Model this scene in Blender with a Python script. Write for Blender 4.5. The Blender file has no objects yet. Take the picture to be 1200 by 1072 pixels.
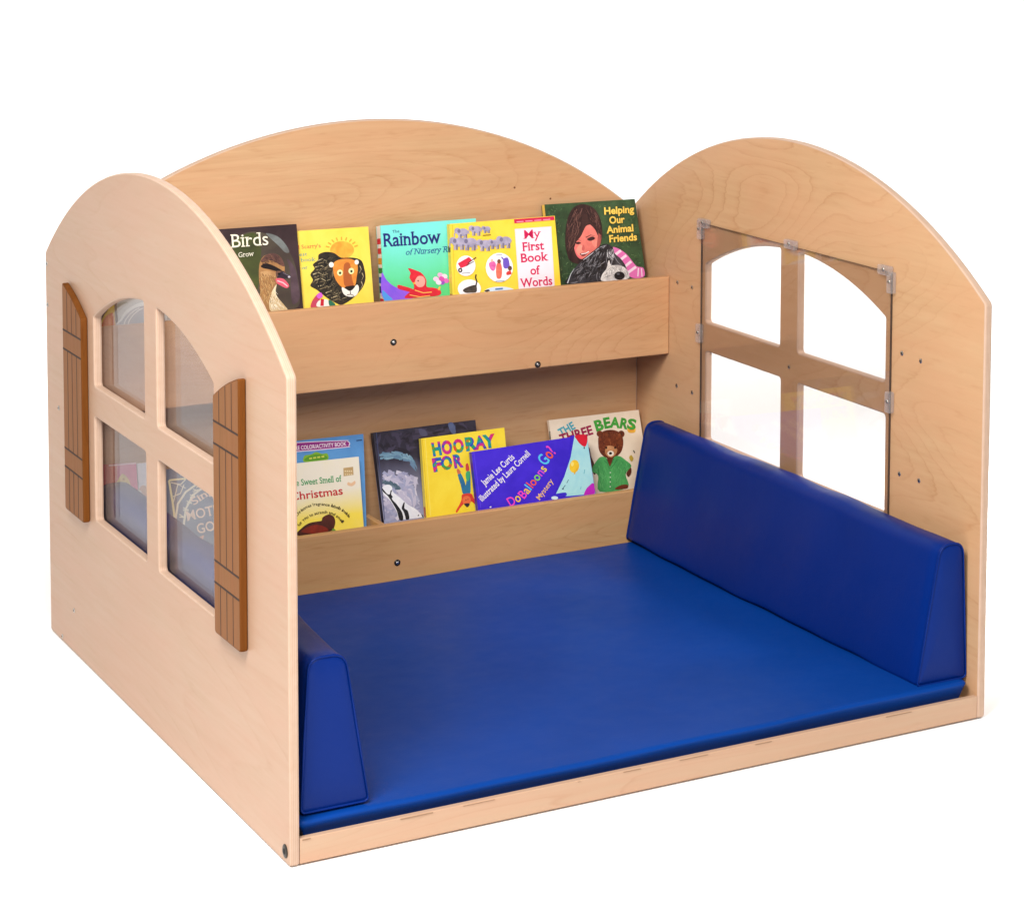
import bpy, bmesh, math, random
from mathutils import Vector, Matrix
from mathutils.geometry import tessellate_polygon
random.seed(7)
S = bpy.context.scene
COL = S.collection
R = math.radians

# ---------------------------------------------------------------- camera numbers (a shift lens, as in the studio photograph)
F, DX, DY = 2857.398, 340.016, -434.293
CAM = Vector((-1.15765, -3.15580, 1.40084))
YAW, PIT, ROL = 0.5615162, 0.0906293, 0.0125234
_f = Vector((math.sin(YAW)*math.cos(PIT), math.cos(YAW)*math.cos(PIT), -math.sin(PIT)))
_r = Vector((math.cos(YAW), -math.sin(YAW), 0))
_u = _r.cross(_f)
RT = math.cos(ROL)*_r + math.sin(ROL)*_u
UP = -math.sin(ROL)*_r + math.cos(ROL)*_u

def ray(u, v):
    return RT*((u-600-DX)/F) + UP*(-(v-536-DY)/F) + _f

def onplane(u, v, P, n):
    """point of the plane (P, n) that the photograph shows at u, v"""
    d = ray(u, v)
    return CAM + d*((Vector(P)-CAM).dot(n)/d.dot(n))

# ---------------------------------------------------------------- sizes in metres
W, D, T = 1.2, 1.2276, 0.0146
H1, H2, H2B = 0.693, 0.899, 0.908
YB = 1.1895
XR = W - T

# ---------------------------------------------------------------- materials
def lin(c):
    return tuple(((x/255)/12.92 if x/255 <= .04045 else ((x/255+.055)/1.055)**2.4) for x in c)

def new_mat(name):
    m = bpy.data.materials.new(name); m.use_nodes = True
    nt = m.node_tree
    return m, nt, nt.nodes['Principled BSDF']

class NT:
    def __init__(s, nt): s.nt = nt
    def n(s, t, **k):
        nd = s.nt.nodes.new(t)
        for a, b in k.items(): setattr(nd, a, b)
        return nd
    def l(s, a, b): s.nt.links.new(a, b)
    def math(s, op, a, b=None, clamp=False):
        nd = s.n('ShaderNodeMath', operation=op, use_clamp=clamp)
        for i, x in enumerate((a, b)):
            if x is None: continue
            if isinstance(x, (int, float)): nd.inputs[i].default_value = x
            else: s.l(x, nd.inputs[i])
        return nd.outputs[0]
    def noise(s, vec, scale, detail=2, rough=.5, dist=0):
        nd = s.n('ShaderNodeTexNoise')
        nd.inputs['Scale'].default_value = scale; nd.inputs['Detail'].default_value = detail
        nd.inputs['Roughness'].default_value = rough; nd.inputs['Distortion'].default_value = dist
        s.l(vec, nd.inputs['Vector']); return nd.outputs['Fac']
    def mapping(s, vec, scale, loc=(0, 0, 0), rot=(0, 0, 0)):
        nd = s.n('ShaderNodeMapping')
        nd.inputs['Scale'].default_value = scale; nd.inputs['Location'].default_value = loc
        nd.inputs['Rotation'].default_value = rot
        s.l(vec, nd.inputs['Vector']); return nd.outputs[0]
    def ramp(s, fac, stops):
        nd = s.n('ShaderNodeValToRGB')
        e = nd.color_ramp.elements
        while len(e) < len(stops): e.new(.5)
        for el, (p, c) in zip(e, stops):
            el.position = p; el.color = (*c, 1) if len(c) == 3 else c
        s.l(fac, nd.inputs[0]); return nd.outputs[0]
    def mix(s, fac, a, b, mode='MIX'):
        nd = s.n('ShaderNodeMix', data_type='RGBA', blend_type=mode)
        for i, x in ((0, fac), (6, a), (7, b)):
            if isinstance(x, (int, float)): nd.inputs[i].default_value = x
            elif isinstance(x, tuple): nd.inputs[i].default_value = (*x, 1)
            else: s.l(x, nd.inputs[i])
        return nd.outputs[2]

def wood(name, light, dark, axis, contour=.5, seed=0., rough=.38, freq=26., cross=3.2, fibre=.35, blotch=.5, spec=.2):
    """maple veneer: cathedral contour lines, fine fibres and soft blotches; grain along axis"""
    m, nt, b = new_mat(name); q = NT(nt)
    tc = q.n('ShaderNodeTexCoord').outputs['Object']
    sc = [cross]*3; sc['xyz'.index(axis)] = .75
    v = q.mapping(tc, sc, (seed, seed*1.7, seed*.6))
    n1 = q.noise(v, 1.0, 2.0, .45, .35)
    fine = [90.]*3; fine['xyz'.index(axis)] = 5.
    vf = q.mapping(tc, fine, (seed, 0, 0))
    n2 = q.noise(vf, 1.0, 3.0, .6)
    wob = q.math('MULTIPLY', q.math('SUBTRACT', n2, .5), .014)
    ph = q.math('MULTIPLY', q.math('ADD', n1, wob), freq)
    fr = q.math('FRACT', ph)
    line = q.ramp(fr, [(0, (0, 0, 0)), (.60, (.05, .05, .05)), (.86, (.3, .3, .3)), (.95, (1, 1, 1)), (1, (0, 0, 0))])
    msk = q.ramp(q.noise(q.mapping(tc, (1.3, 1.3, 1.9), (seed*2, 3, 1)), 1.6, 2), [(.38, (.1, .1, .1)), (.62, (1, 1, 1))])
    l2 = q.math('MULTIPLY', q.math('MULTIPLY', line, msk), contour)
    blo = q.math('MULTIPLY', q.ramp(q.noise(q.mapping(tc, sc, (seed+5, 2, 9)), 2.2, 3), [(.35, (0, 0, 0)), (.7, (1, 1, 1))]), blotch)
    fib = q.math('MULTIPLY', q.ramp(n2, [(.35, (0, 0, 0)), (.75, (1, 1, 1))]), fibre)
    # mottled figure: tiny short flecks across the grain
    fl = [150.]*3; fl['xyz'.index(axis)] = 22.
    fle = q.math('MULTIPLY', q.ramp(q.noise(q.mapping(tc, fl), 1, 1), [(.6, (0, 0, 0)), (.8, (1, 1, 1))]), fibre*.9)
    tot = q.math('ADD', q.math('ADD', l2, q.math('MULTIPLY', blo, .5)), q.math('MULTIPLY', q.math('ADD', fib, fle), .45), True)
    col = q.mix(tot, light, dark)
    pink = q.ramp(q.noise(q.mapping(tc, sc, (7, seed, 2)), 4.5, 5, .65), [(.36, (0, 0, 0)), (.64, (1, 1, 1))])
    col = q.mix(q.math('MULTIPLY', pink, .6), col, tuple(x*y for x, y in zip(light, (1.01, .88, .86))))
    q.l(col, b.inputs['Base Color'])
    q.l(q.math('ADD', q.math('MULTIPLY', n2, .12), rough-.06), b.inputs['Roughness'])
    b.inputs['Specular IOR Level'].default_value = spec
    bp = q.n('ShaderNodeBump'); bp.inputs['Strength'].default_value = .06; bp.inputs['Distance'].default_value = .001
    q.l(n2, bp.inputs['Height']); q.l(bp.outputs[0], b.inputs['Normal'])
    return m

def ply_edge(name, light, dark, axis, n=5.):
    """sawn and sanded plywood edge with faint plies across its thickness"""
    m, nt, b = new_mat(name); q = NT(nt)
    tc = q.n('ShaderNodeTexCoord').outputs['Object']
    sp = q.n('ShaderNodeSeparateXYZ'); q.l(tc, sp.inputs[0])
    a = sp.outputs['xyz'.index(axis)]
    fr = q.math('FRACT', q.math('ADD', q.math('MULTIPLY', a, n/T), .02))
    st = q.ramp(fr, [(0, (.75, .75, .75)), (.14, (0, 0, 0)), (.55, (.1, .1, .1)), (.62, (.3, .3, .3)), (1, (.35, .35, .35))])
    nz = q.noise(q.mapping(tc, (60, 60, 60)), 1, 3)
    tot = q.math('MULTIPLY', q.math('ADD', st, q.math('MULTIPLY', nz, .5)), .9, True)
    q.l(q.mix(tot, light, dark), b.inputs['Base Color'])
    b.inputs['Roughness'].default_value = .5; b.inputs['Specular IOR Level'].default_value = .2
    return m

L_OUT = (.520, .347, .238); D_OUT = (.44, .255, .145)
L_IN = (.600, .374, .205);  D_IN = (.41, .185, .068)  # same plywood as outside; warm bounced light is put into this colour
M_LEFT = wood('maple_outer', L_OUT, D_OUT, 'y', contour=.42, seed=1.3, freq=20, fibre=.6, blotch=.45)
M_RIGHT = wood('maple_right', L_IN, D_IN, 'y', contour=.42, seed=4.7, freq=42, cross=2.2, fibre=.5)
M_BACK = wood('maple_back', L_IN, D_IN, 'x', contour=.26, seed=8.1, freq=40, cross=3.6, fibre=.8)
M_LIP = wood('maple_lip', (.595, .350, .180), (.39, .165, .058), 'x', contour=.38, seed=11.4, freq=40, cross=4, fibre=.6)
M_LIP2 = wood('maple_lip_low', (.57, .335, .150), (.38, .17, .055), 'x', contour=.4, seed=15.4, freq=34, cross=6, fibre=.7)
M_RAIL = wood('maple_rail', (.53, .352, .235), (.44, .245, .145), 'x', contour=.5, seed=21, freq=22, cross=8, fibre=.4)
M_EDGE_X = ply_edge('ply_edge_x', (.60, .43, .33), (.42, .255, .16), 'x')
M_EDGE_Y = ply_edge('ply_edge_y', (.60, .43, .33), (.42, .255, .16), 'y')
M_SHUT = wood('stained_shutter', (.27, .122, .05), (.19, .078, .028), 'z', contour=.35, seed=3.2, freq=30, cross=14, fibre=.8, rough=.5, spec=.04)
M_SHUT_E = wood('stained_shutter_edge', (.165, .058, .012), (.075, .022, .004), 'z', contour=.5, seed=6.2, freq=30, cross=18, fibre=1., rough=.5, spec=.04)

def simple(name, c, rough=.45, metal=0., spec=.5, coat=0.):
    m, nt, b = new_mat(name)
    b.inputs['Base Color'].default_value = (*c, 1); b.inputs['Roughness'].default_value = rough
    b.inputs['Metallic'].default_value = metal; b.inputs['Specular IOR Level'].default_value = spec
    b.inputs['Coat Weight'].default_value = coat
    return m
M_GROOVE = simple('shutter_groove', (.035, .014, .008), .8)
M_VOID = simple('ply_void', (.33, .195, .115), .9)
M_KNOT = simple('pin_knot', (.16, .055, .02), .8)
M_STEEL = simple('zinc_screw', (.55, .53, .5), .35, 1.)
M_DARKM = simple('dark_bolt', (.04, .035, .03), .4, .7)
M_SOCK = simple('socket', (.006, .006, .006), .8)
M_PAPER = simple('page_edges', (.68, .62, .5), .8)

def vinyl(name, c, seed=0, spec=.1, rough=.34):
    m, nt, b = new_mat(name); q = NT(nt)
    tc = q.n('ShaderNodeTexCoord').outputs['Object']
    vo = q.n('ShaderNodeTexVoronoi'); vo.inputs['Scale'].default_value = 420
    q.l(tc, vo.inputs['Vector'])
    big = q.noise(q.mapping(tc, (1, 1, 1), (seed, 0, 0)), 5, 3)
    mid = q.noise(q.mapping(tc, (1, 1, 1), (0, seed, 0)), 26, 3)
    col = q.mix(q.ramp(big, [(.3, (0, 0, 0)), (.7, (1, 1, 1))]), c, tuple(x*1.12 for x in c))
    q.l(col, b.inputs['Base Color'])
    q.l(q.math('ADD', q.math('MULTIPLY', mid, .16), rough), b.inputs['Roughness'])
    b.inputs['Specular IOR Level'].default_value = spec
    h = q.math('ADD', q.math('MULTIPLY', vo.outputs['Distance'], .10), q.math('ADD', q.math('MULTIPLY', big, 1.0), q.math('MULTIPLY', mid, .4)))
    bp = q.n('ShaderNodeBump'); bp.inputs['Strength'].default_value = .35; bp.inputs['Distance'].default_value = .003
    q.l(h, bp.inputs['Height']); q.l(bp.outputs[0], b.inputs['Normal'])
    return m
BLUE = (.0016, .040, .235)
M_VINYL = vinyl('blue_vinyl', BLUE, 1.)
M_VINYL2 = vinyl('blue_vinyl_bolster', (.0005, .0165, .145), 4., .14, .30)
M_SEAM = simple('blue_seam', (.003, .01, .07), .6)

def clear(name, tint, haze=0., refl=.95):
    """clear acrylic sheet: tinted see-through with a Schlick reflection"""
    m = bpy.data.materials.new(name); m.use_nodes = True
    nt = m.node_tree; nt.nodes.clear(); q = NT(nt)
    out = q.n('ShaderNodeOutputMaterial')
    tr = q.n('ShaderNodeBsdfTransparent'); tr.inputs[0].default_value = (*tint, 1)
    gl = q.n('ShaderNodeBsdfGlossy'); gl.inputs['Roughness'].default_value = .012
    lw = q.n('ShaderNodeLayerWeight'); lw.inputs['Blend'].default_value = .5
    fac = q.math('ADD', q.math('MULTIPLY', q.math('POWER', lw.outputs['Facing'], 5.), refl), .042 if refl > .9 else .03, True)
    mx = q.n('ShaderNodeMixShader'); q.l(fac, mx.inputs[0]); q.l(tr.outputs[0], mx.inputs[1]); q.l(gl.outputs[0], mx.inputs[2])
    last = mx.outputs[0]
    if haze:  # pale diffuse: in panes it paints reflected white surroundings, in clips milky plastic
        df = q.n('ShaderNodeBsdfDiffuse'); df.inputs[0].default_value = (.82, .76, .74, 1)
        m2 = q.n('ShaderNodeMixShader'); m2.inputs[0].default_value = haze
        q.l(last, m2.inputs[1]); q.l(df.outputs[0], m2.inputs[2]); last = m2.outputs[0]
    q.l(last, out.inputs[0])
    return m
M_PANE = clear('acrylic_pane', (.93, .91, .895), .012)
M_PANE_L = clear('acrylic_pane_side', (.985, .965, .975), .02, .65)
M_PEDGE = simple('acrylic_edge', (.05, .034, .028), .25)
M_CLIP = clear('clear_clip', (.9, .88, .87), .16)

_ink = {}
def ink(c, c2=None, sc=40, kind='n'):
    """printed cover ink; with c2, a print mottled (n) or graded with height (g) between two inks"""
    key = (c, c2, sc, kind)
    if key in _ink: return _ink[key]
    m, nt, b = new_mat('print'); q = NT(nt)
    b.inputs['Roughness'].default_value = .33; b.inputs['Specular IOR Level'].default_value = .45
    tc = q.n('ShaderNodeTexCoord').outputs['Object']
    if c2 is None:
        f = q.noise(q.mapping(tc, (1, 1, 1)), 60, 2)
        q.l(q.mix(f, lin(c), tuple(x*.9 for x in lin(c))), b.inputs['Base Color'])
    elif kind == 'n':
        f = q.ramp(q.noise(tc, sc, 4, .6, .6), [(.36, (0, 0, 0)), (.64, (1, 1, 1))])
        q.l(q.mix(f, lin(c), lin(c2)), b.inputs['Base Color'])
    elif kind == 'h':      # hair or fur: streaks running down the cover
        f = q.ramp(q.noise(q.mapping(tc, (1, 1, .22), (0, 0, 0), (0, .5, 0)), sc, 3, .6, .5), [(.38, (0, 0, 0)), (.66, (1, 1, 1))])
        q.l(q.mix(f, lin(c), lin(c2)), b.inputs['Base Color'])
    else:
        sp = q.n('ShaderNodeSeparateXYZ'); q.l(tc, sp.inputs[0])
        lo, hi = sc
        f = q.math('DIVIDE', q.math('SUBTRACT', sp.outputs[2], lo), hi-lo, True)
        f = q.math('ADD', f, q.math('MULTIPLY', q.math('SUBTRACT', q.noise(tc, 30, 3), .5), .3), True)
        q.l(q.mix(f, lin(c), lin(c2)), b.inputs['Base Color'])
    _ink[key] = m
    return m

def rainbow():
    if 'rb' in _ink: return _ink['rb']
    m, nt, b = new_mat('rainbow_print'); q = NT(nt)
    tc = q.n('ShaderNodeTexCoord').outputs['Object']
    f = q.noise(tc, 55, 1, .5, .5)
    c = q.ramp(f, [(.3, lin((215, 30, 40))), (.42, lin((200, 40, 130))), (.5, lin((40, 60, 170))), (.57, lin((20, 140, 150))), (.64, lin((40, 150, 50))), (.72, lin((220, 60, 40)))])
    q.l(c, b.inputs['Base Color']); b.inputs['Roughness'].default_value = .35
    _ink['rb'] = m
    return m

# ---------------------------------------------------------------- object helpers
def thing(name, label, cat, loc=(0, 0, 0), group=None):
    o = bpy.data.objects.new(name, None); COL.objects.link(o)
    o.empty_display_size = .05; o.location = loc
    o['label'] = label; o['category'] = cat
    if group: o['group'] = group
    return o

def root_loc(parent):
    v = Vector((0, 0, 0))
    while parent is not None:
        v += parent.location; parent = parent.parent
    return v

class MB:
    """collects faces with material slots, in world coordinates"""
    def __init__(s): s.v = []; s.f = []; s.m = []; s.mats = []; s.uniq = {}
    def slot(s, mat):
        if mat.name not in s.uniq: s.uniq[mat.name] = len(s.mats); s.mats.append(mat)
        return s.uniq[mat.name]
    def add(s, vs, fs, mat):
        o = len(s.v); k = s.slot(mat)
        s.v += [Vector(v) for v in vs]
        for f in fs: s.f.append([i+o for i in f]); s.m.append(k)
    def box(s, a, b, mat):
        (x0, y0, z0), (x1, y1, z1) = a, b
        s.add([(x0,y0,z0),(x1,y0,z0),(x1,y1,z0),(x0,y1,z0),(x0,y0,z1),(x1,y0,z1),(x1,y1,z1),(x0,y1,z1)],
              [(0,3,2,1),(4,5,6,7),(0,1,5,4),(1,2,6,5),(2,3,7,6),(3,0,4,7)], mat)
    def rings(s, rs, mat, cap0=True, cap1=True):
        n = len(rs[0]); vs = [v for r in rs for v in r]; fs = []
        for k in range(len(rs)-1):
            for i in range(n):
                j = (i+1) % n
                fs.append((k*n+i, k*n+j, (k+1)*n+j, (k+1)*n+i))
        if cap0: fs.append(tuple(range(n))[::-1])
        if cap1: fs.append(tuple(range((len(rs)-1)*n, len(rs)*n)))
        s.add(vs, fs, mat)
    def build(s, name, parent=None, smooth=True, angle=20, bevel=0):
        me = bpy.data.meshes.new(name)
        off = root_loc(parent)
        me.from_pydata([v-off for v in s.v], [], s.f)
        for m in s.mats: me.materials.append(m)
        for p, k in zip(me.polygons, s.m): p.material_index = k
        bm = bmesh.new(); bm.from_mesh(me)
        bmesh.ops.remove_doubles(bm, verts=bm.verts, dist=1e-6)
        bmesh.ops.recalc_face_normals(bm, faces=bm.faces)
        bm.to_mesh(me); bm.free()
        if smooth:
            me.shade_smooth(); me.set_sharp_from_angle(angle=R(angle))
        else: me.shade_flat()
        o = bpy.data.objects.new(name, me); COL.objects.link(o)
        if parent is not None: o.parent = parent
        if bevel:
            md = o.modifiers.new('soft_edges', 'BEVEL'); md.width = bevel; md.segments = 2; md.limit_method = 'ANGLE'
            md.harden_normals = False
        return o

def area2(p): return sum(p[i][0]*p[(i+1)%len(p)][1]-p[(i+1)%len(p)][0]*p[i][1] for i in range(len(p)))/2

def inset(loop, d):
    """moves every vertex of a 2-D loop to the left of its direction by d"""
    n = len(loop); out = []
    for i in range(n):
        a, b, c = Vector(loop[i-1]), Vector(loop[i]), Vector(loop[(i+1)%n])
        e1 = (b-a).normalized(); e2 = (c-b).normalized()
        n1 = Vector((-e1.y, e1.x)); n2 = Vector((-e2.y, e2.x))
        m = n1+n2; k = m.length_squared/2
        out.append(b + m*(d/max(k, .35)))
    return out

def panel(mb, outer, holes, fn, t, bev, mface, medge):
    """a board with cut-outs and eased edges; fn(u, v, w) maps to world, w runs 0..t"""
    loops = []
    for i, l in enumerate([outer]+holes):
        l = [Vector(p) for p in l]
        if (area2(l) > 0) != (i == 0): l = l[::-1]
        loops.append(l)
    c = bev*.30
    prof = [(bev, 0), (c, c), (0, bev), (0, t-bev), (c, t-c), (bev, t)]
    ins = [[inset(l, d) for (d, w) in prof] for l in loops]
    for l in ins:
        n = len(l[0])
        for k in range(len(prof)-1):
            vs = [fn(p.x, p.y, prof[k][1]) for p in l[k]] + [fn(p.x, p.y, prof[k+1][1]) for p in l[k+1]]
            mb.add(vs, [(i, (i+1)%n, n+(i+1)%n, n+i) for i in range(n)], medge)
    for k, w in ((0, 0), (len(prof)-1, t)):
        polys = [[Vector((p.x, p.y, 0)) for p in l[k]] for l in ins]
        tris = tessellate_polygon(polys)
        flat = [p for l in polys for p in l]
        mb.add([fn(p.x, p.y, w) for p in flat], [tuple(tr) for tr in tris], mface)

def round_poly(pts, r, n=5):
    """rounds the corners of a polygon; r is one radius or one per corner"""
    out = []; m = len(pts)
    for i in range(m):
        a, b, c = Vector(pts[i-1]), Vector(pts[i]), Vector(pts[(i+1)%m])
        rr = r[i] if isinstance(r, (list, tuple)) else r
        if rr <= 0: out.append(b); continue
        e1 = (a-b); e2 = (c-b); l1, l2 = e1.length, e2.length
        e1 /= l1; e2 /= l2
        ang = e1.angle(e2); d = min(rr/math.tan(ang/2), l1*.45, l2*.45)
        p, q = b+e1*d, b+e2*d
        for k in range(n+1):
            s = k/n
            out.append(p*(1-s)**2 + b*(2*s*(1-s)) + q*s*s)
    return out

def arc_pts(a, b, h1, h2, n=72):
    c = (b-a)/2; s = h2-h1; r = (c*c+s*s)/(2*s); zc = h2-r; th = math.asin(c/r)
    return [((a+b)/2 + r*math.sin(-th+2*th*i/n), zc + r*math.cos(-th+2*th*i/n)) for i in range(n+1)]

def arch_z(y, y0, apex, rad): return apex - rad + math.sqrt(rad*rad-(y-y0)**2)

def window_holes(a0, a1, b0, b1, low, zs, y0, apex, rad):
    """four lights: [a0,a1] and [b0,b1] along y, a bottom row and an arched top row"""
    (z0, z1, z2) = zs; out = []
    for i, (p, q) in enumerate(((a0, a1), (b0, b1))):
        lp, lq = low[i]
        out.append(round_poly([(lp, z0), (lq, z0), (lq, z1), (lp, z1)], .0075))
        top = [(q+(p-q)*k/14, arch_z(q+(p-q)*k/14, y0, apex, rad)) for k in range(15)]
        base = [(p, z2), (q, z2)]
        out.append(round_poly(base+top, [.0075, .0075, .006]+[0]*13+[.006]))
    return out

# ---------------------------------------------------------------- the nook
nook = thing('reading_nook', 'maple plywood reading nook with arched panels, cut-out windows and two book shelves', 'reading nook')

def disc(mb, c, n, r, h, mat, seg=14, dome=0.):
    n = Vector(n).normalized(); c = Vector(c)
    a = n.orthogonal().normalized(); b = n.cross(a)
    def ring(rr, hh): return [c+n*hh+(a*math.cos(2*math.pi*k/seg)+b*math.sin(2*math.pi*k/seg))*rr for k in range(seg)]
    mb.rings([ring(r, -.001), ring(r, h*.5), ring(r*.8, h), ring(r*.35, h+dome)], mat)

def screw(parent, c, n, r=.0042):
    mb = MB(); disc(mb, c, n, r, .0010, M_STEEL, dome=.0004)
    n = Vector(n); disc(mb, Vector(c)+n*.0011, n, r*.42, .0006, M_SOCK, 8)
    return mb.build('screw', parent)

def bolt(parent, c, n, r=.0062, ring=M_DARKM, core=M_STEEL):
    mb = MB(); n = Vector(n)
    disc(mb, c, n, r, .0018, ring, 20, .0004); disc(mb, Vector(c)+n*.0019, n, r*.45, .0008, core, 10)
    return mb.build('bolt', parent)

side = arc_pts(0, D, H1, H2)
outline = round_poly([(0, 0), (D, 0)] + side[::-1], [.006, .006, .012] + [0]*(len(side)-2) + [.012], 4)

# left panel
mb = MB()
holesL = window_holes(.310, .582, .6475, .928, ((.3155, .582), (.6445, .930)), (.2735, .4525, .5060), .6165, .6962, .706)
panel(mb, outline, holesL, lambda u, v, w: (w, u, v), T, .0032, M_LEFT, M_EDGE_X)
left = mb.build('side_panel', nook); left['label'] = 'side panel with brown shutters'
# right panel
mb = MB()
holesR = window_holes(.289, .5735, .637, .912, ((.286, .571), (.633, .909)), (.2800, .4540, .5115), .602, .6968, .706)
panel(mb, outline, holesR, lambda u, v, w: (XR+w, u, v), T, .0032, M_RIGHT, M_EDGE_X)
right = mb.build('side_panel', nook); right['label'] = 'side panel with clipped clear window sheet'
# back panel
mb = MB()
bk = arc_pts(T+.0003, XR-.0003, H1, H2B)
panel(mb, [(T+.0003, .002), (XR-.0003, .002)] + bk[::-1], [], lambda u, v, w: (u, YB+w, v), T, .0028, M_BACK, M_EDGE_Y)
for c in ((.9077, YB, .7593), (.9863, YB, .7323)):
    disc(mb, c, (0, -1, 0), .0022, .0003, M_KNOT, 8)
mb.build('back_panel', nook)
# deck and front rail
mb = MB(); mb.box((T+.0004, .0128, .010), (XR-.0004, YB-.0004, .024), M_BACK)
mb.build('deck', nook)
mb = MB()
panel(mb, [(T+.0003, .0015), (XR-.0003, .0015), (XR-.0003, .0379), (T+.0003, .0379)], [], lambda u, v, w: (u, .0012+w, v), .0110, .0012, M_RAIL, M_RAIL)
x = T+.004; rr = random.Random(3)
while x < XR-.02:
    dash = rr.choice([.004, .012, .03, .05]); 
    if rr.random() < .6:
        mb.box((x, .00045, .0352+rr.uniform(-.0004, .0004)), (min(x+dash, XR-.004), .0016, .0352+rr.uniform(.0007, .0014)), M_VOID)
    x += dash + rr.uniform(.01, .09)
mb.build('front_rail', nook)

# shelves
def shelf(y, z0, z1, zf, mlip, bolts, dividers):
    mb = MB(); mb.box((T+.0006, y+T, zf-.0145), (XR-.0006, YB-.0006, zf), M_BACK)
    sh = mb.build('shelf', nook)
    mb = MB()
    panel(mb, [(T+.0005, z0), (XR-.0005, z0), (XR-.0005, z1), (T+.0005, z1)], [], lambda u, v, w: (u, y+w, v), T, .0022, mlip, M_LIP if mlip is M_LIP else M_LIP2)
    mb.build('shelf_front', sh)
    for (bx, bz) in bolts: bolt(sh, (bx, y, bz), (0, -1, 0))
    for dx in dividers:
        mb = MB(); mb.box((dx, y+T+.0003, zf+.0003), (dx+.011, YB-.0008, z1-.001), M_LIP2)
        mb.build('divider', sh, bevel=.001)
    return sh
YU, YL = 1.0563, 1.0500
up_sh = shelf(YU, .4234, .5796, .440, M_LIP, [(.5957, .5026), (.8942, .4308)], [])
lo_sh = shelf(YL, .026, .1570, .055, M_LIP2, [(.5995, .0825)], [.5705])

# window sheets on the inner faces, held with clips
def pane(parent, x0, x1, y0, y1, z0, z1, mat, medge):
    mb = MB()
    vs = [(x0,y0,z0),(x1,y0,z0),(x1,y1,z0),(x0,y1,z0),(x0,y0,z1),(x1,y0,z1),(x1,y1,z1),(x0,y1,z1)]
    mb.add(vs, [(0,3,7,4),(1,5,6,2)], mat); mb.add(vs, [(0,1,2,3),(4,7,6,5),(0,4,5,1),(2,6,7,3)], medge)
    return mb.build('window_pane', parent, smooth=False)
pane(right, XR-.0052, XR-.0012, .2665, .923, .272, .7055, M_PANE, M_PEDGE)
pane(left, T+.0012, T+.0052, .268, .962, .250, .7165, M_PANE_L, M_PEDGE)

def clip(parent, x, sx, y, z, vert):
    """clear plastic clip that hooks over the edge of the sheet, with its screw"""
    mb = MB()
    a, b = (.0085, .0185) if vert else (.0185, .0085)
    xs = sorted((x, x+sx*.0095))
    lp = round_poly([(y-a, z-b), (y+a, z-b), (y+a, z+b), (y-a, z+b)], .003, 3)
    panel(mb, lp, [], lambda u, v, w: (xs[0]+w, u, v), xs[1]-xs[0], .0012, M_CLIP, M_CLIP)
    c = mb.build('window_clip', parent)
    mb = MB(); disc(mb, (x+sx*.0096, y, z+.002), (sx, 0, 0), .0034, .0012, M_STEEL, 12); disc(mb, (x+sx*.0108, y, z+.002), (sx, 0, 0), .0015, .0006, M_SOCK, 8)
    # (kept in the clip's own mesh so that it moves with it)
    sc = mb.build('tmp', None)
    bm = bmesh.new(); bm.from_mesh(c.data)
    for m in sc.data.materials:
        c.data.materials.append(m)
    off = 1
    bm2 = bmesh.new(); bm2.from_mesh(sc.data)
    vm = {v: bm.verts.new(v.co) for v in bm2.verts}
    for f in bm2.faces:
        nf = bm.faces.new([vm[v] for v in f.verts]); nf.material_index = f.material_index+off
    bm.to_mesh(c.data); bm.free(); bm2.free()
    bpy.data.objects.remove(sc)
    return c
for (y, z, v) in ((.9115, .7062, 0), (.9245, .692, 1), (.5925, .7090, 0), (.2840, .7075, 0), (.2655, .6885, 1), (.9262, .4880, 1), (.2655, .4800, 1)):
    clip(right, XR-.0006, -1, y, z, v)
for (y, z, v) in ((.952, .7175, 0), (.61, .7175, 0), (.278, .7175, 0), (.2655, .48, 1), (.9635, .48, 1)):
    clip(left, T+.0006, 1, y, z, v)

for (y, z) in ((1.2155, .6736), (1.2140, .5996), (1.1516, .4239), (1.0721, .0773), (1.1500, .0090)):
    screw(left, (0, y, z), (-1, 0, 0))
bolt(left, (0, .0185, .0175), (-1, 0, 0), .0098, M_DARKM, M_SOCK)
for (y, z) in ((1.0244, .5727), (.966, .5715), (1.0245, .3645), (.9624, .3626), (.237, .5702), (.1807, .567), (.2388, .3597), (.1797, .361), (.602, .480)):
    screw(right, (XR, y, z), (-1, 0, 0))

# shutters on the outer face of the left panel
def shutter(yo, yi):
    """yo: the hinge side away from the window, yi: the side next to it"""
    d = .0122; x0 = -d
    sg = 1 if yi > yo else -1; wd = abs(yi-yo)
    def Y(s): return yo + sg*s*wd
    top = [(Y(k/10), .6625-.0455*(k/10)+.0040*math.sin(math.pi*k/10)) for k in range(11)]
    lp = [(Y(1), .2615), (Y(0), .2615)] + top
    lp = round_poly(lp, [.006, .006, .007]+[0]*9+[.007], 4)
    mb = MB(); panel(mb, lp, [], lambda u, v, w: (x0+w, u, v), d-.0005, .0022, M_SHUT, M_SHUT_E)
    sh = mb.build('shutter', left)
    mb = MB(); g = .0019
    zt = lambda s: .6625-.0455*s+.0040*math.sin(math.pi*s)-.003
    for z in (.5802, .5468, .3715, .3385):
        mb.box((x0-.00035, min(Y(.02), Y(.98)), z-g*.75), (x0+.001, max(Y(.02), Y(.98)), z+g*.75), M_GROOVE)
    for s in (.26, .5, .745):
        for (za, zb) in ((.2645, .3372), (.3728, .5455), (.5815, zt(s))):
            mb.box((x0-.00030, Y(s)-g*.5, za), (x0+.001, Y(s)+g*.5, zb), M_GROOVE)
    mb.build('slat_grooves', sh)
    return sh
shutter(.1645, .2775)
shutter(1.0755, .9615)

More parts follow.
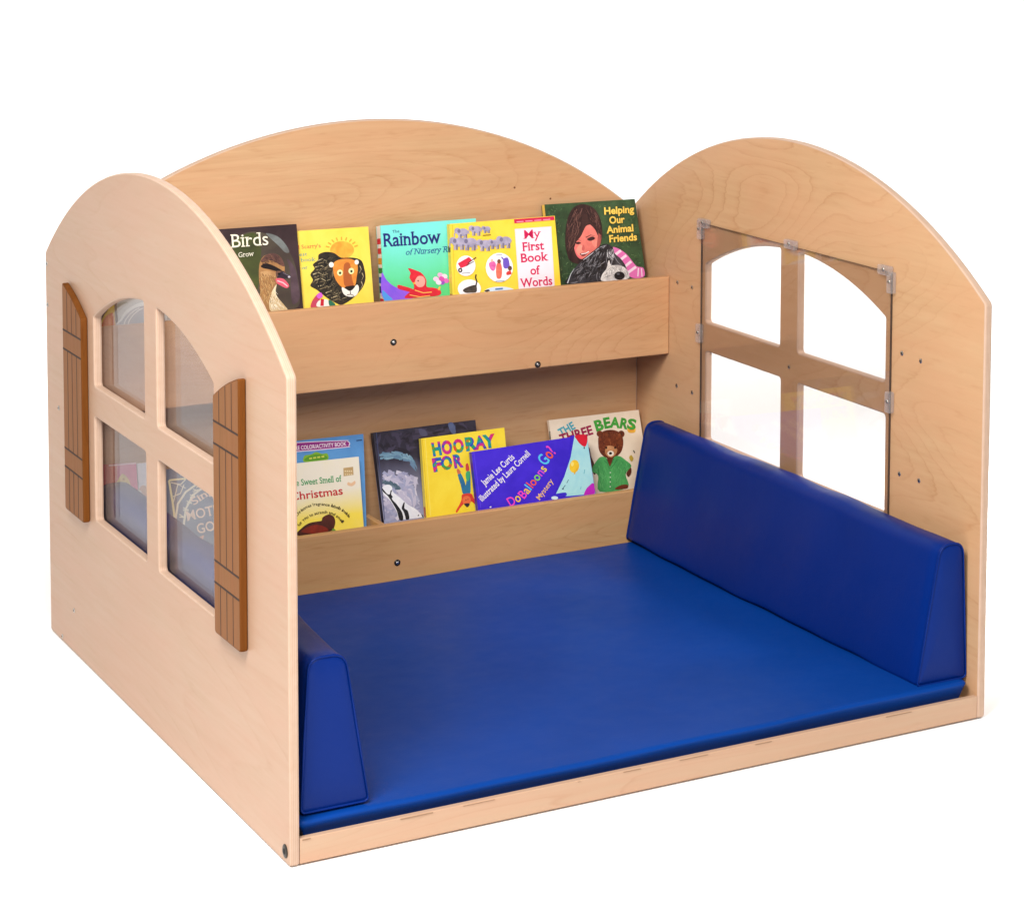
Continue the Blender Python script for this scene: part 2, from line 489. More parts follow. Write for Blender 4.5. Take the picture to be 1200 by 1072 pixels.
# ---------------------------------------------------------------- cushions
def cushion_mattress():
    x0, x1, y0, y1, z0, z1 = T+.0035, XR-.0075, .0150, YL-.0015, .0244, .0592
    o = thing('floor_mattress', 'flat blue vinyl mattress covering the deck of the nook', 'mattress', ((x0+x1)/2, (y0+y1)/2, z0))
    base = round_poly([(x0, y0), (x1, y0), (x1, y1), (x0, y1)], .014, 6)
    dense = []
    for i in range(len(base)):
        a, b = base[i], base[(i+1)%len(base)]
        n = max(1, int((b-a).length/.02))
        dense += [a+(b-a)*k/n for k in range(n)]
    rs = []
    rng = random.Random(5)
    ph = [rng.uniform(0, 6.28) for _ in range(8)]
    def wav(x, y):
        return .0011*math.sin(7*x+ph[0])*math.sin(6*y+ph[1]) + .0007*math.sin(15*x+3*y+ph[2]) + .0006*math.sin(13*y-5*x+ph[3])
    for (d, z) in ((.014, z0), (.012, z0+.006), (.0085, z0+.014), (.0045, z0+.022), (.0008, z1-.0065), (.0012, z1-.0035), (.0042, z1-.0012), (.011, z1-.0005)):
        ring = inset(dense, d)
        rs.append([(p.x, p.y+(0.0012*math.sin(22*p.x) if p.y < .1 else 0), z+(wav(p.x, p.y)*.6 if z > .045 else 0)+(z > .045)*((p.x-.6)*.0045-p.y*.006)) for p in ring])
    mb = MB(); mb.rings(rs, M_VINYL, True, False)
    rim = inset(dense, .011)
    # the top: a grid that meets the rim
    nx, ny = 60, 50
    cx, cy = (x0+x1)/2, (y0+y1)/2
    prev = rs[-1]; n = len(prev)
    for k in range(1, 16):
        s = 1-k/15.
        ring = []
        for p in rim:
            x, y = cx+(p.x-cx)*s, cy+(p.y-cy)*s
            e = min(1, (1-s)*6)
            ring.append((x, y, z1-.0008+e*.0012+wav(x, y)*(.6+.4*e)+(x-.6)*.0045-y*.006))
        if k == 15:
            mb.add(list(prev)+[(cx, cy, z1+.0004+wav(cx, cy)-cy*.006)], [(i, (i+1)%n, n) for i in range(n)], M_VINYL)
        else:
            mb.add(list(prev)+ring, [(i, (i+1)%n, n+(i+1)%n, n+i) for i in range(n)], M_VINYL)
        prev = ring
    c = mb.build('cover', o, angle=60)
    return o
cushion_mattress()

def bolster(name, label, mirror, x_out, prof, y0, y1):
    """wedge bolster: prof is its end section (x from the panel, z); domed ends with a stitched seam"""
    o = thing(name, label, 'bolster', ((x_out + (1 if mirror else -1)*.05), (y0+y1)/2, .0605), 'wedge bolsters lying along the side panels')
    loop = round_poly(prof, [.010, .008, .026, .022], 7)
    if area2(loop) < 0: loop = loop[::-1]
    dense = []
    for i in range(len(loop)):
        a, b = loop[i], loop[(i+1)%len(loop)]
        n = max(1, int((b-a).length/.014))
        dense += [a+(b-a)*k/n for k in range(n)]
    sx = 1 if mirror else -1
    rng = random.Random(9 if mirror else 4)
    ph = [rng.uniform(0, 6.28) for _ in range(6)]
    def ringat(y, d, puff):
        r = []
        pts = inset(dense, min(d, .0055))
        if d > .0055:
            k_ = 1-(d-.0055)/.0255; cc = Vector((.048, .112)); pts = [cc+(p-cc)*k_ for p in pts]
        for p in pts:
            w = puff*(.0016*math.sin(9*y+ph[0]+8*p.y) + .0010*math.sin(23*y+ph[1]-11*p.x) + .0008*math.sin(40*y+14*p.y+ph[2]))
            c = Vector((.048, .115)); v = (p-c); v = v/max(v.length, .03)
            r.append((x_out+sx*(p.x+v.x*w), y, .0605+max(0, p.y+v.y*w+(.021*min(1, max(0, (y-.08)/.25))*p.y/.22 if mirror else 0))))
        return r
    rs = [ringat(y0-.0035, .0300, 0), ringat(y0-.003, .014, 0), ringat(y0-.0014, .006, 0), ringat(y0, .0022, 0), ringat(y0+.0022, .0004, .0), ringat(y0+.0045, .0016, .0), ringat(y0+.008, 0, .2)]
    N = 46
    for k in range(1, N):
        t = k/N; rs.append(ringat(y0+.008+(y1-y0-.016)*t, -.0015*min(1, 8*t, 8*(1-t)), min(1, 6*t, 6*(1-t))))
    rs += [ringat(y1-.008, 0, .2), ringat(y1-.0045, .0016, 0), ringat(y1-.0022, .0004, 0), ringat(y1, .0022, 0), ringat(y1+.0014, .006, 0), ringat(y1+.003, .014, 0), ringat(y1+.0035, .03, 0)]
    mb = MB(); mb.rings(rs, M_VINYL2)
    mb.build('cover', o, angle=75)
    for (yy, s) in ((y0, 1), (y1, -1)):
        path = [(x_out+sx*p.x, .0605+p.y) for p in inset(dense, .0010)]
        n = len(path); ring = []
        cx = sum(p[0] for p in path)/n; cz = sum(p[1] for p in path)/n
        mb = MB(); rr = .0021; rows = []
        for k in range(7):
            a = 2*math.pi*k/7
            row = []
            for (x, z) in path:
                dv = Vector((x-cx, z-cz)).normalized()
                row.append((x+dv.x*rr*math.cos(a), yy+rr*math.sin(a), max(.0600, z+dv.y*rr*math.cos(a))))
            rows.append(row)
        for k in range(7):
            a, b = rows[k], rows[(k+1)%7]
            mb.add(a+b, [(i, (i+1)%n, n+(i+1)%n, n+i) for i in range(n)], M_VINYL2)
        mb.build('seam_piping', o, angle=180)
    return o
# section points: (away from panel, height): outer bottom, inner bottom, inner top, outer top
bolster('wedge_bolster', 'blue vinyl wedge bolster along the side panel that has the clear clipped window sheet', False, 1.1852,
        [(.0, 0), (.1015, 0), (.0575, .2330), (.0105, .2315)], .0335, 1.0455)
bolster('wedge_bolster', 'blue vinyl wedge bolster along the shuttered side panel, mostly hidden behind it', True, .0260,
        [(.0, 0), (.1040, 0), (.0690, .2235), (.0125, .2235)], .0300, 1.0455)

# ---------------------------------------------------------------- lettering from the built-in font
_fcache = {}
def glyph(txt, bold=0.0, slant=0.0):
    k = (txt, bold, slant)
    if k in _fcache: return _fcache[k]
    cu = bpy.data.curves.new('t', 'FONT'); cu.body = txt; cu.size = 1; cu.offset = bold; cu.shear = slant
    cu.resolution_u = 3; cu.fill_mode = 'FRONT'
    ob = bpy.data.objects.new('t', cu); COL.objects.link(ob)
    dg = bpy.context.evaluated_depsgraph_get(); dg.update()
    me = bpy.data.meshes.new_from_object(ob.evaluated_get(dg))
    r = ([(v.co.x, v.co.y) for v in me.vertices], [tuple(p.vertices) for p in me.polygons])
    bpy.data.objects.remove(ob); bpy.data.curves.remove(cu); bpy.data.meshes.remove(me)
    _fcache[k] = r
    return r
def gx(vs): return min(v[0] for v in vs), max(v[0] for v in vs)
CAP = max(v[1] for v in glyph('H')[0])
_adv = {}
def advance(ch):
    if ch not in _adv:
        a = gx(glyph('|'+ch+'|')[0]); b = gx(glyph('||')[0])
        _adv[ch] = (a[1]-a[0]) - (b[1]-b[0])
    return _adv[ch]
XH = .72
SERIF = {'B': 'b.12 t.12', 'i': 'b.5 x.35', 'r': 'b.22 x.15', 'd': 'b.88 t.78', 'R': 'b.12 t.12 b.92', 'a': 'b.92', 'n': 'b.16 b.86 x.1',
         'w': 'x.08 x.92', 'b': 't.12', 'M': 'b.04 b.96', 'y': 'x.08 x.92', 'F': 'b.14 t.14', 'k': 'b.14 t.14 b.9 x.85', 'f': 'b.42',
         'W': 't.06 t.94', 'N': 'b.1 t.1 t.9', 'h': 'b.14 t.14 b.86', 'm': 'b.08 b.5 b.92 x.06', 'o': '', 's': '', 'G': '', 'u': 'x.12 x.82 b.9', 'l': 'b.5 t.4', 'T': 'b.5'}
def serif_boxes(ch, x0):
    vs = glyph(ch)[0]; a, b = gx(vs); out = []
    for s in SERIF.get(ch, '').split():
        c = a+(b-a)*float(s[1:]); z = {'b': 0., 't': CAP+.0, 'x': CAP*XH}[s[0]]
        h = .05; w = .105
        z0, z1 = (0, h) if s[0] == 'b' else (z-h, z)
        out.append([(x0+c-w, z0), (x0+c+w, z0), (x0+c+w, z1), (x0+c-w, z1)])
    return out

# ---------------------------------------------------------------- books
def smooth_poly(pts, n=4):
    out = []; m = len(pts)
    for i in range(m):
        p0, p1, p2, p3 = (Vector(pts[(i+k-1) % m]) for k in range(4))
        for k in range(n):
            t = k/n
            out.append(.5*((2*p1)+(-p0+p2)*t+(2*p0-5*p1+4*p2-p3)*t*t+(-p0+3*p1-3*p2+p3)*t*t*t))
    return out

class Book:
    """a book leaning in a shelf; TL, TR, BL, BR are its front cover's corners (BL, BR where the sides pass the shelf lip)"""
    def __init__(s, name, label, TL, TR, BL, BR, th, yF, lean, zf, cover, spine=None, back=None, group='', scale=1, off=(0, 0), hollow=0.0, board=.0022):
        s.s = scale; s.o = off
        s.n = Vector((0, -1, lean)).normalized()          # out of the cover, to the reader
        s.P = Vector((0, yF, zf))
        s.th = th; s.k = 0
        a, b = s.pt(*TL), s.pt(*TR)
        c, d = s.pt(*BL), s.pt(*BR)
        up1 = (a-c).normalized(); up2 = (b-d).normalized()
        zb = zf + .0012
        c = a - up1*((a.z-zb)/up1.z); d = b - up2*((b.z-zb)/up2.z)
        s.c = [c, d, b, a]
        bk = [p - s.n*th for p in s.c]
        low = min(p.z for p in s.c+bk)
        lift = max(0, zf+.0006-min(p.z for p in bk))
        for p in (0, 1): bk[p] = bk[p] + (bk[3-p]-bk[p]).normalized()*lift*1.1
        cen = sum(s.c+bk, Vector())/8
        s.root = thing(name, label, 'book', (cen.x, cen.y, zf), group)
        n = s.n
        mb = MB()
        def slab(q, o0, o1, mat):
            vs = [p-n*o0 for p in q]+[p-n*o1 for p in q]
            mb.add(vs, [(0,1,2,3),(7,6,5,4),(0,4,5,1),(1,5,6,2),(2,6,7,3),(3,7,4,0)], mat)
        q2 = [bk[i]+n*th for i in range(4)]
        if th > .007:
            slab(s.c, 0, board, cover); slab(q2, th-board, th, back or cover)
            e = (s.c[1]-s.c[0]).normalized()
            sp = [s.c[0], s.c[0]+e*board, s.c[3]+e*board, s.c[3]]
            vs = [p-n*(board+.00005) for p in sp]+[bk[0]+n*(board+.00005), bk[0]+e*board+n*(board+.00005), bk[3]+e*board+n*(board+.00005), bk[3]+n*(board+.00005)]
            mb.add(vs, [(0,1,2,3),(7,6,5,4),(0,4,5,1),(1,5,6,2),(2,6,7,3),(3,7,4,0)], spine or cover)
            s.cm = mb; mb = MB()
            u = (s.c[3]-s.c[0]).normalized()
            pg = [s.c[0]+e*(board+.0003)+u*.004, s.c[1]-e*.004+u*.004, s.c[2]-e*.004-u*.004, s.c[3]+e*(board+.0003)-u*.004]
            vs = [p-n*(board+.0001) for p in pg]+[p-n*(th-board-.0001) for p in pg]
            mb.add(vs, [(0,1,2,3),(7,6,5,4),(0,4,5,1),(1,5,6,2),(2,6,7,3),(3,7,4,0)], M_PAPER)
            mb.build('pages', s.root)
        else:
            vs = s.c + bk
            mb.add(vs, [(0,1,2,3),(7,6,5,4),(0,4,5,1),(1,5,6,2),(2,6,7,3),(3,7,4,0)], cover)
            s.cm = mb
        s.art = s.let = s.cm; s.bk = bk
    def pt(s, u, v, off=0.):
        return onplane(u, v, s.P+s.n*off, s.n)
    def px(s, p): return Vector((s.o[0]+p[0]/s.s, s.o[1]+p[1]/s.s))
    def frame(s, off, scale): s.o = off; s.s = scale
    def poly(s, pts, mat, sm=True):
        """one printed shape; points in the working frame of the cover"""
        q = [s.px(p) for p in pts]
        if sm: q = smooth_poly(q)
        s.k += 1; off = .0002+s.k*.00002
        tris = tessellate_polygon([[Vector((p.x, p.y, 0)) for p in q]])
        s.art.add([s.pt(p.x, p.y, off) for p in q], [tuple(t) for t in tris], mat)
    def ell(s, c, rx, ry, mat, rot=0, n=22):
        cr, sr = math.cos(R(rot)), math.sin(R(rot))
        s.poly([(c[0]+rx*math.cos(2*math.pi*k/n)*cr-ry*math.sin(2*math.pi*k/n)*sr, c[1]+rx*math.cos(2*math.pi*k/n)*sr+ry*math.sin(2*math.pi*k/n)*cr) for k in range(n)], mat, False)
    def line(s, pts, w, mat, taper=False):
        q = [Vector(p) for p in pts]; L, Rr = [], []
        for i, p in enumerate(q):
            d = (q[min(i+1, len(q)-1)]-q[max(i-1, 0)]).normalized(); n = Vector((-d.y, d.x))
            ww = w*(1-.8*i/(len(q)-1)) if taper else w
            L.append(p+n*ww/2); Rr.append(p-n*ww/2)
        s.poly(L+Rr[::-1], mat, False)
    def fur(s, region, n, ln, ang, cols, w=3.5, spread=18, seed=1):
        """printed strokes of hair, down, fur or grass inside a region of the cover"""
        rg = random.Random(seed); reg = [Vector(p) for p in region]
        x0, x1 = min(p.x for p in reg), max(p.x for p in reg); y0, y1 = min(p.y for p in reg), max(p.y for p in reg)
        def inside(p):
            c = False
            for i in range(len(reg)):
                a, b_ = reg[i-1], reg[i]
                if (a.y > p.y) != (b_.y > p.y) and p.x < (b_.x-a.x)*(p.y-a.y)/(b_.y-a.y)+a.x: c = not c
            return c
        s.k += 1; made = tries = 0
        while made < n and tries < n*12:
            tries += 1
            p = Vector((rg.uniform(x0, x1), rg.uniform(y0, y1)))
            if not inside(p): continue
            a0 = ang(p.x, p.y) if callable(ang) else ang
            a0 = R(a0+rg.gauss(0, spread)); L = ln*rg.uniform(.6, 1.3); bend = rg.uniform(-.5, .5)
            pts = []
            for k in range(4):
                t = k/3; pts.append(p+Vector((math.cos(a0+bend*t), math.sin(a0+bend*t)))*L*t)
            if not inside(pts[-1]): continue
            wd = w*rg.uniform(.6, 1.4); lft, rgt = [], []
            for k, pp in enumerate(pts):
                d = (pts[min(k+1, 3)]-pts[max(k-1, 0)]).normalized(); nn = Vector((-d.y, d.x))*wd*(.5, .5, .35, .06)[k]
                lft.append(pp+nn); rgt.append(pp-nn)
            off = .0002+s.k*.00002+made*.0000012
            q = [s.px(v) for v in lft+rgt[::-1]]
            s.art.add([s.pt(v.x, v.y, off) for v in q], [(0, 1, 6, 7), (1, 2, 5, 6), (2, 3, 4, 5)], rg.choice(cols))
            made += 1
        s.k += 1+int(made*.0000012/.00002)
    def text(s, txt, p0, p1, h, mat, serif=False, bold=.012, slant=0.0, mats=None):
        """txt from p0 to p1 along its baseline, h = cap height, all in the working frame"""
        a, b = s.px(p0), s.px(p1); h = h/s.s
        ex = (b-a); Lg = ex.length; ex.normalize(); ey = Vector((ex.y, -ex.x))
        tot = sum(advance(c) for c in txt)
        x = 0.; s.k += 1; off = .0003+s.k*.00002
        first = gx(glyph(txt[0])[0])[0]; last = advance(txt[-1])-gx(glyph(txt[-1])[0])[1]
        span = tot-first-last
        for i, ch in enumerate(txt):
            if ch != ' ':
                vs, fs = glyph(ch, bold, slant)
                m = mats[i % len(mats)] if mats else mat
                def put(vv):
                    r = []
                    for (vx, vy) in vv:
                        q = a + ex*((x+vx-first)/span*Lg) + ey*(vy/CAP*h)
                        r.append(s.pt(q.x, q.y, off))
                    return r
                s.let.add(put(vs), fs, m)
                if serif:
                    for bx in serif_boxes(ch, 0):
                        off += .00002
                        s.let.add(put(bx), [(0, 1, 2, 3)], m)
            x += advance(ch)
    def arctext(s, txt, pts, h, mat, bold=.012):
        q = [Vector(p) for p in pts]; q = [p for p in q]
        seg = [(q[i+1]-q[i]).length for i in range(len(q)-1)]; tot = sum(seg); n = len(txt)
        adv = [advance(c) if c != ' ' else .3 for c in txt]; sa = sum(adv); x = 0
        def at(d):
            for i, l in enumerate(seg):
                if d <= l or i == len(seg)-1: return q[i]+(q[i+1]-q[i])*(d/l)
                d -= l
        for ch, ad in zip(txt, adv):
            if ch != ' ':
                p0, p1 = at(tot*x/sa), at(tot*(x+ad*.86)/sa)
                s.text(ch, tuple(p0), tuple(p1), h, mat, bold=bold)
            x += ad
    def spine_bars(s, bars):
        """painted bands on the spine: (height from, to, ink)"""
        n = s.n; e = (s.c[1]-s.c[0]).normalized()
        for (v0, v1, m) in bars:
            f = lambda v, q: q[0]+(q[3]-q[0])*v - e*.0004
            A0, A1 = f(v0, s.c)-n*.002, f(v1, s.c)-n*.002
            B0, B1 = f(v0, s.bk)+n*.002, f(v1, s.bk)+n*.002
            s.art.add([A0, B0, B1, A1], [(0, 1, 2, 3)], m)
    def done(s):
        s.cm.build('cover', s.root, smooth=False, bevel=.0006)
        return s.root

GU = 'picture books on the upper shelf'; GL = 'picture books on the lower shelf'
ZU, ZL = .4402, .0552
K = ink
#--BOOKS--
# ---- upper shelf
# a yellow book and a grey book, seen through the shuttered side panel's window
b = Book('picture_book', "yellow book with an orange arch, leftmost on the upper shelf behind the window", (106, 352), (133.6, 349), (108, 384), (135.2, 381), .014, 1.108, .22, ZU, K((226, 190, 30)), K((60, 50, 40)), group=GU)
b.frame((100, 330), 12)
b.poly([(225, 660), (250, 560), (290, 490), (340, 455), (392, 450), (400, 655)], K((226, 120, 34), (205, 95, 30), 50))
b.poly([(205, 560), (240, 470), (300, 400), (330, 370), (318, 400), (262, 470), (225, 560)], K((60, 40, 25)))
b.line([(330, 470), (333, 640)], 12, K((240, 150, 70)))
b.done()
b = Book('picture_book', "grey book with curved white bands, upper shelf, behind the arched window", (136.2, 344), (232, 335.5), (138.5, 384), (234, 375), .014, 1.108, .22, ZU, K((196, 190, 178), (178, 176, 170), 30), K((150, 140, 120)), group=GU)
b.frame((100, 330), 12)
b.poly([(470, 620), (500, 520), (560, 420), (660, 345), (760, 300), (900, 280), (1100, 300), (1100, 600)], K((222, 222, 214)))
b.poly([(480, 630), (520, 540), (590, 450), (690, 380), (800, 345), (1000, 340), (1100, 600)], K((150, 150, 156), (166, 158, 160), 30))
for o in (0, 55):
    b.line([(540+o, 620), (565+o, 540), (625+o, 460), (700+o, 400), (760+o, 372)], 13, K((228, 226, 216)))
b.poly([(455, 320), (560, 285), (600, 300), (520, 330), (450, 370)], K((150, 150, 130)))
b.done()

b = Book('picture_book', "dark book with a duckling photo in an oval, left of the lion book", (232, 270.5), (347.6, 262.5), (241, 367), (355.4, 360.3), .012, 1.103, .22, ZU, K((44, 30, 32), (62, 44, 46), 12), group=GU)
b.frame((250, 240), 6)
DK = K((38, 26, 28))
b.poly([(60, 560), (70, 400), (130, 250), (220, 200), (310, 190), (410, 220), (500, 290), (560, 380), (592, 500), (608, 640), (560, 735), (200, 748), (90, 700)], K((84, 74, 60), (62, 50, 46), 9))
b.poly([(70, 560), (80, 400), (140, 260), (225, 208), (300, 205), (335, 300), (330, 420), (310, 600), (240, 690), (110, 660)], K((78, 84, 40), (58, 62, 34), 14))
b.poly([(372, 200), (450, 222), (505, 275), (535, 330), (505, 335), (455, 285), (400, 235)], K((122, 126, 124), (92, 92, 90), 24))
b.poly([(520, 380), (575, 450), (600, 570), (606, 660), (560, 700), (545, 600), (540, 470)], K((92, 72, 80), (66, 48, 54), 20))
b.poly([(340, 700), (330, 600), (320, 500), (326, 410), (360, 358), (425, 342), (478, 375), (502, 440), (494, 480), (462, 505), (452, 550), (420, 590), (412, 630), (440, 660), (500, 720), (480, 745), (390, 750)], K((176, 128, 78), (148, 104, 66), 60, 'h'))
b.poly([(332, 400), (372, 352), (430, 343), (480, 378), (500, 432), (470, 425), (430, 400), (385, 390)], K((108, 72, 62), (84, 56, 52), 60, 'h'))
b.poly([(334, 430), (372, 412), (430, 432), (486, 466), (452, 470), (400, 456), (350, 446)], K((30, 20, 20)))
b.poly([(336, 470), (420, 470), (440, 500), (390, 510), (345, 500)], K((198, 154, 104), (170, 124, 80), 60, 'h'))
b.poly([(440, 470), (480, 466), (505, 470), (500, 510), (470, 520), (446, 516)], K((120, 84, 66), (90, 60, 54), 60, 'h'))
b.poly([(446, 512), (470, 474), (490, 464), (506, 484), (542, 496), (548, 508), (526, 520), (480, 516)], K((48, 36, 46)), False)
b.ell((533, 507), 9, 7, K((200, 190, 200)))
b.line([(490, 478), (520, 494), (540, 500)], 5, K((110, 100, 112)))
b.poly([(440, 520), (490, 520), (524, 552), (532, 575), (512, 586), (476, 570), (444, 548)], K((226, 92, 112)))
b.line([(450, 534), (490, 548), (522, 574)], 7, K((250, 200, 205)))
b.ell((462, 486), 10, 8, K((14, 10, 12)))
b.poly([(402, 640), (418, 598), (445, 560), (438, 610), (452, 650), (500, 708), (520, 742), (440, 750), (400, 742), (392, 690)], K((232, 214, 178), (206, 176, 130), 50, 'h'))
b.fur([(330, 690), (322, 500), (345, 480), (440, 490), (450, 540), (415, 600), (410, 700)], 150, 30, 80, [K((206, 166, 112)), K((150, 108, 66)), K((186, 140, 88)), K((128, 90, 58))], 3.2, 20, 3)
b.fur([(335, 400), (372, 355), (430, 346), (480, 380), (498, 430), (430, 405), (340, 425)], 70, 22, 20, [K((84, 56, 50)), K((128, 88, 72)), K((64, 42, 40))], 3, 20, 4)
b.fur([(398, 650), (420, 600), (440, 575), (440, 640), (500, 710), (515, 742), (395, 745)], 110, 28, 62, [K((246, 234, 208)), K((226, 200, 158)), K((198, 166, 122))], 3.2, 22, 5)
for (x, y) in ((345, 540), (360, 580), (375, 530), (395, 560), (352, 630), (385, 610), (372, 670), (410, 540), (400, 520), (360, 500)):
    b.line([(x, y), (x+8, y+18), (x+6, y+40)], 4, K((206, 166, 112)), True)
for (x, y) in ((430, 600), (440, 640), (420, 660), (460, 690), (430, 700), (410, 700)):
    b.line([(x, y), (x+12, y+18), (x+26, y+30)], 5, K((244, 232, 206)), True)
b.text('Birds', (133, 302), (388, 282), 92, K((250, 240, 214)), True, .0)
b.text('Grow', (178, 370), (284, 360), 34, K((240, 232, 210)), True, 0)
b.done()

b = Book('picture_book', "yellow book with a dark maned lion's head, right of the duckling book", (322, 272.5), (431.5, 265.6), (331, 362), (438.2, 355), .010, 1.112, .22, ZU, K((244, 216, 88), (240, 208, 76), 20), group=GU)
b.frame((250, 240), 6)
BL = K((70, 150, 150)); RD = K((222, 96, 70))
b.text("d Scarry's", (586, 312), (755, 300), 26, RD, True, 0)
b.text('est', (606, 362), (660, 358), 25, BL, True, 0)
b.text('book', (618, 402), (716, 395), 26, BL, True, 0)
b.text('ver', (622, 455), (662, 452), 24, BL, True, 0)
b.ell((905, 318), 84, 62, K((246, 178, 66), (236, 152, 52), 60))
for k in range(9):
    a = R(196+k*18); b.line([(905+92*math.cos(a), 318+68*math.sin(a)), (905+118*math.cos(a), 318+92*math.sin(a))], 9, K((236, 160, 50)))
b.poly([(742, 350), (790, 332), (850, 340), (900, 372), (980, 372), (1040, 392), (1062, 450), (1070, 520), (1050, 580), (1000, 640), (950, 680), (900, 704), (860, 690), (800, 655), (730, 600), (682, 570), (700, 530), (682, 490), (712, 450), (700, 420), (735, 390)], K((58, 50, 40), (40, 36, 30), 40))
for i, (x, y) in enumerate(((728, 395), (716, 440), (700, 490), (716, 530), (736, 575), (790, 620), (830, 655))):
    b.line([(x, y), (x+40, y-14), (x+75, y+6), (x+110, y-6)], 7, K((196, 178, 138)), True)
    b.line([(x+8, y+20), (x+50, y+8), (x+90, y+24)], 5, K((150, 130, 96)), True)
b.fur([(750, 350), (900, 372), (850, 430), (850, 520), (910, 600), (930, 680), (860, 690), (740, 600), (690, 570), (710, 450)], 120, 52, lambda x, y: 150 if y < 470 else 120, [K((30, 27, 24)), K((84, 74, 58)), K((120, 106, 80)), K((20, 18, 16))], 5, 22, 6)
b.fur([(852, 410), (900, 388), (1000, 400), (1010, 500), (990, 560), (860, 540)], 60, 22, 90, [K((240, 170, 80)), K((214, 130, 50)), K((196, 110, 44))], 3.5, 30, 7)
for (x, y) in ((1030, 430), (1046, 480), (1040, 540)): b.line([(x, y), (x+10, y+24), (x-4, y+52)], 6, K((190, 170, 130)), True)
b.poly([(842, 420), (880, 388), (950, 380), (1000, 396), (1016, 440), (1008, 510), (996, 570), (960, 600), (920, 590), (880, 556), (850, 500)], K((232, 150, 62), (212, 122, 48), 40))
b.poly([(920, 420), (960, 415), (975, 520), (985, 570), (930, 575), (915, 520)], K((176, 92, 44)))
b.ell((830, 422), 17, 19, K((244, 236, 224))); b.ell((1008, 404), 15, 17, K((244, 236, 224)))
for (x, y) in ((890, 478), (970, 466)):
    b.ell((x, y), 20, 22, K((226, 232, 170))); b.ell((x+1, y+2), 8, 9, K((40, 36, 24)))
b.poly([(905, 580), (960, 602), (1010, 562), (1024, 596), (1000, 640), (950, 645), (915, 625)], K((242, 236, 226)))
b.poly([(925, 578), (995, 568), (982, 594), (960, 606), (938, 596)], K((36, 26, 26)))
b.line([(962, 606), (966, 630)], 5, K((60, 40, 36))); b.line([(940, 634), (966, 630), (990, 640)], 5, K((60, 40, 36)))
b.poly([(684, 720), (700, 668), (740, 622), (766, 630), (740, 680), (728, 720)], K((206, 74, 62), (170, 60, 120), 40))
b.poly([(726, 640), (752, 616), (770, 640), (745, 660)], K((214, 96, 206)))
b.poly([(730, 716), (740, 676), (800, 666), (818, 712)], K((240, 232, 224)))
b.poly([(752, 712), (756, 660), (778, 664), (776, 712)], K((200, 34, 50)), False)
b.poly([(818, 712), (812, 668), (850, 690), (856, 708)], K((44, 110, 84)))
b.done()

b = Book('picture_book', "green and turquoise book with a striped spine and a red figure", (445.8, 264.5), (557.5, 256), (450.4, 352), (564, 342), .022, 1.0985, .215, ZU, K((88, 204, 128), (120, 222, 214), (.15, .25), 'g'), K((240, 226, 216)), group=GU)
b.frame((420, 240), 5)
hgt = [(.93, .89, (214, 40, 60)), (.86, .82, (214, 60, 60)), (.79, .745, (226, 150, 50)), (.72, .68, (60, 140, 60)), (.655, .61, (40, 90, 170)), (.59, .54, (40, 44, 110)), (.50, .45, (206, 44, 54)), (.43, .40, (206, 70, 60)), (.37, .335, (226, 150, 60)), (.305, .26, (70, 130, 60))]
b.spine_bars([(v1*.98, v0*.98, K(c)) for v0, v1, c in hgt])
NV = K((34, 34, 112))
b.text('The', (200, 166), (240, 162), 16, NV, True, 0)
b.text('Rainbow', (152, 246), (480, 224), 76, NV, True, .014)
b.text('of Nursery R', (276, 295), (522, 277), 34, K((36, 60, 140)), True, 0, .3)
b.poly([(137, 400), (165, 440), (210, 478), (270, 500), (330, 512), (330, 545), (152, 560)], K((122, 84, 214), (150, 90, 220), 30))
b.poly([(140, 500), (175, 530), (200, 556), (152, 560)], K((80, 150, 226)))
RDB = K((222, 44, 58), (200, 32, 50), 50)
b.poly([(276, 548), (290, 520), (320, 500), (325, 470), (300, 430), (305, 400), (292, 372), (335, 384), (372, 402), (398, 440), (400, 480), (440, 486), (480, 500), (476, 530), (400, 540)], RDB)
b.poly([(320, 495), (270, 478), (232, 470), (234, 492), (280, 506), (318, 514)], RDB)
b.poly([(334, 440), (352, 418), (380, 422), (392, 450), (380, 478), (352, 482), (334, 464)], K((246, 164, 150)))
b.ell((350, 446), 4, 5, K((60, 30, 30))); b.poly([(332, 452), (318, 460), (334, 468)], K((240, 180, 60)), False)
b.line([(330, 500), (380, 516), (430, 512)], 5, K((250, 190, 90))); b.line([(300, 528), (360, 540), (420, 532)], 4, K((250, 190, 90)))
for (x, y, c) in ((455, 436, (246, 200, 226)), (480, 412, (236, 170, 214)), (505, 420, (250, 214, 232)), (515, 445, (220, 110, 190)), (490, 455, (150, 80, 190)), (470, 455, (246, 220, 236)), (488, 434, (212, 80, 170))):
    b.ell((x, y), 17, 14, K(c), 20)
b.line([(470, 500), (478, 480)], 10, K((246, 190, 80)))
b.done()

b = Book('picture_book', "yellow book with small pictures in white circles and a pink title panel", (527, 262.6), (650, 253), (530.6, 344.2), (657.2, 335), .014, 1.082, .205, ZU, K((244, 210, 70), (240, 202, 58), 20), K((238, 198, 50)), group=GU)
b.frame((420, 240), 5)
b.spine_bars([(.28, .33, K((200, 60, 50))), (.35, .42, K((200, 60, 50))), (.44, .50, K((180, 40, 40))), (.8, .84, K((90, 70, 40)))])
b.line([(551, 118), (566, 516)], 4, K((226, 184, 44)))
b.poly([(912, 86), (1146, 68), (1150, 90), (914, 110)], K((206, 32, 78)), False)
for k in range(4): b.line([(926+52*k, 101-4*k), (968+52*k, 98-4*k)], 6, K((236, 150, 170)))
b.poly([(916, 142), (1130, 127), (1150, 480), (940, 500)], K((232, 216, 226)), False)
b.poly([(920, 147), (1127, 132), (1146, 478), (943, 497)], K((240, 226, 234)), False)
MG = K((206, 24, 84))
b.text('My', (974, 200), (1066, 193), 50, MG, True, .004)
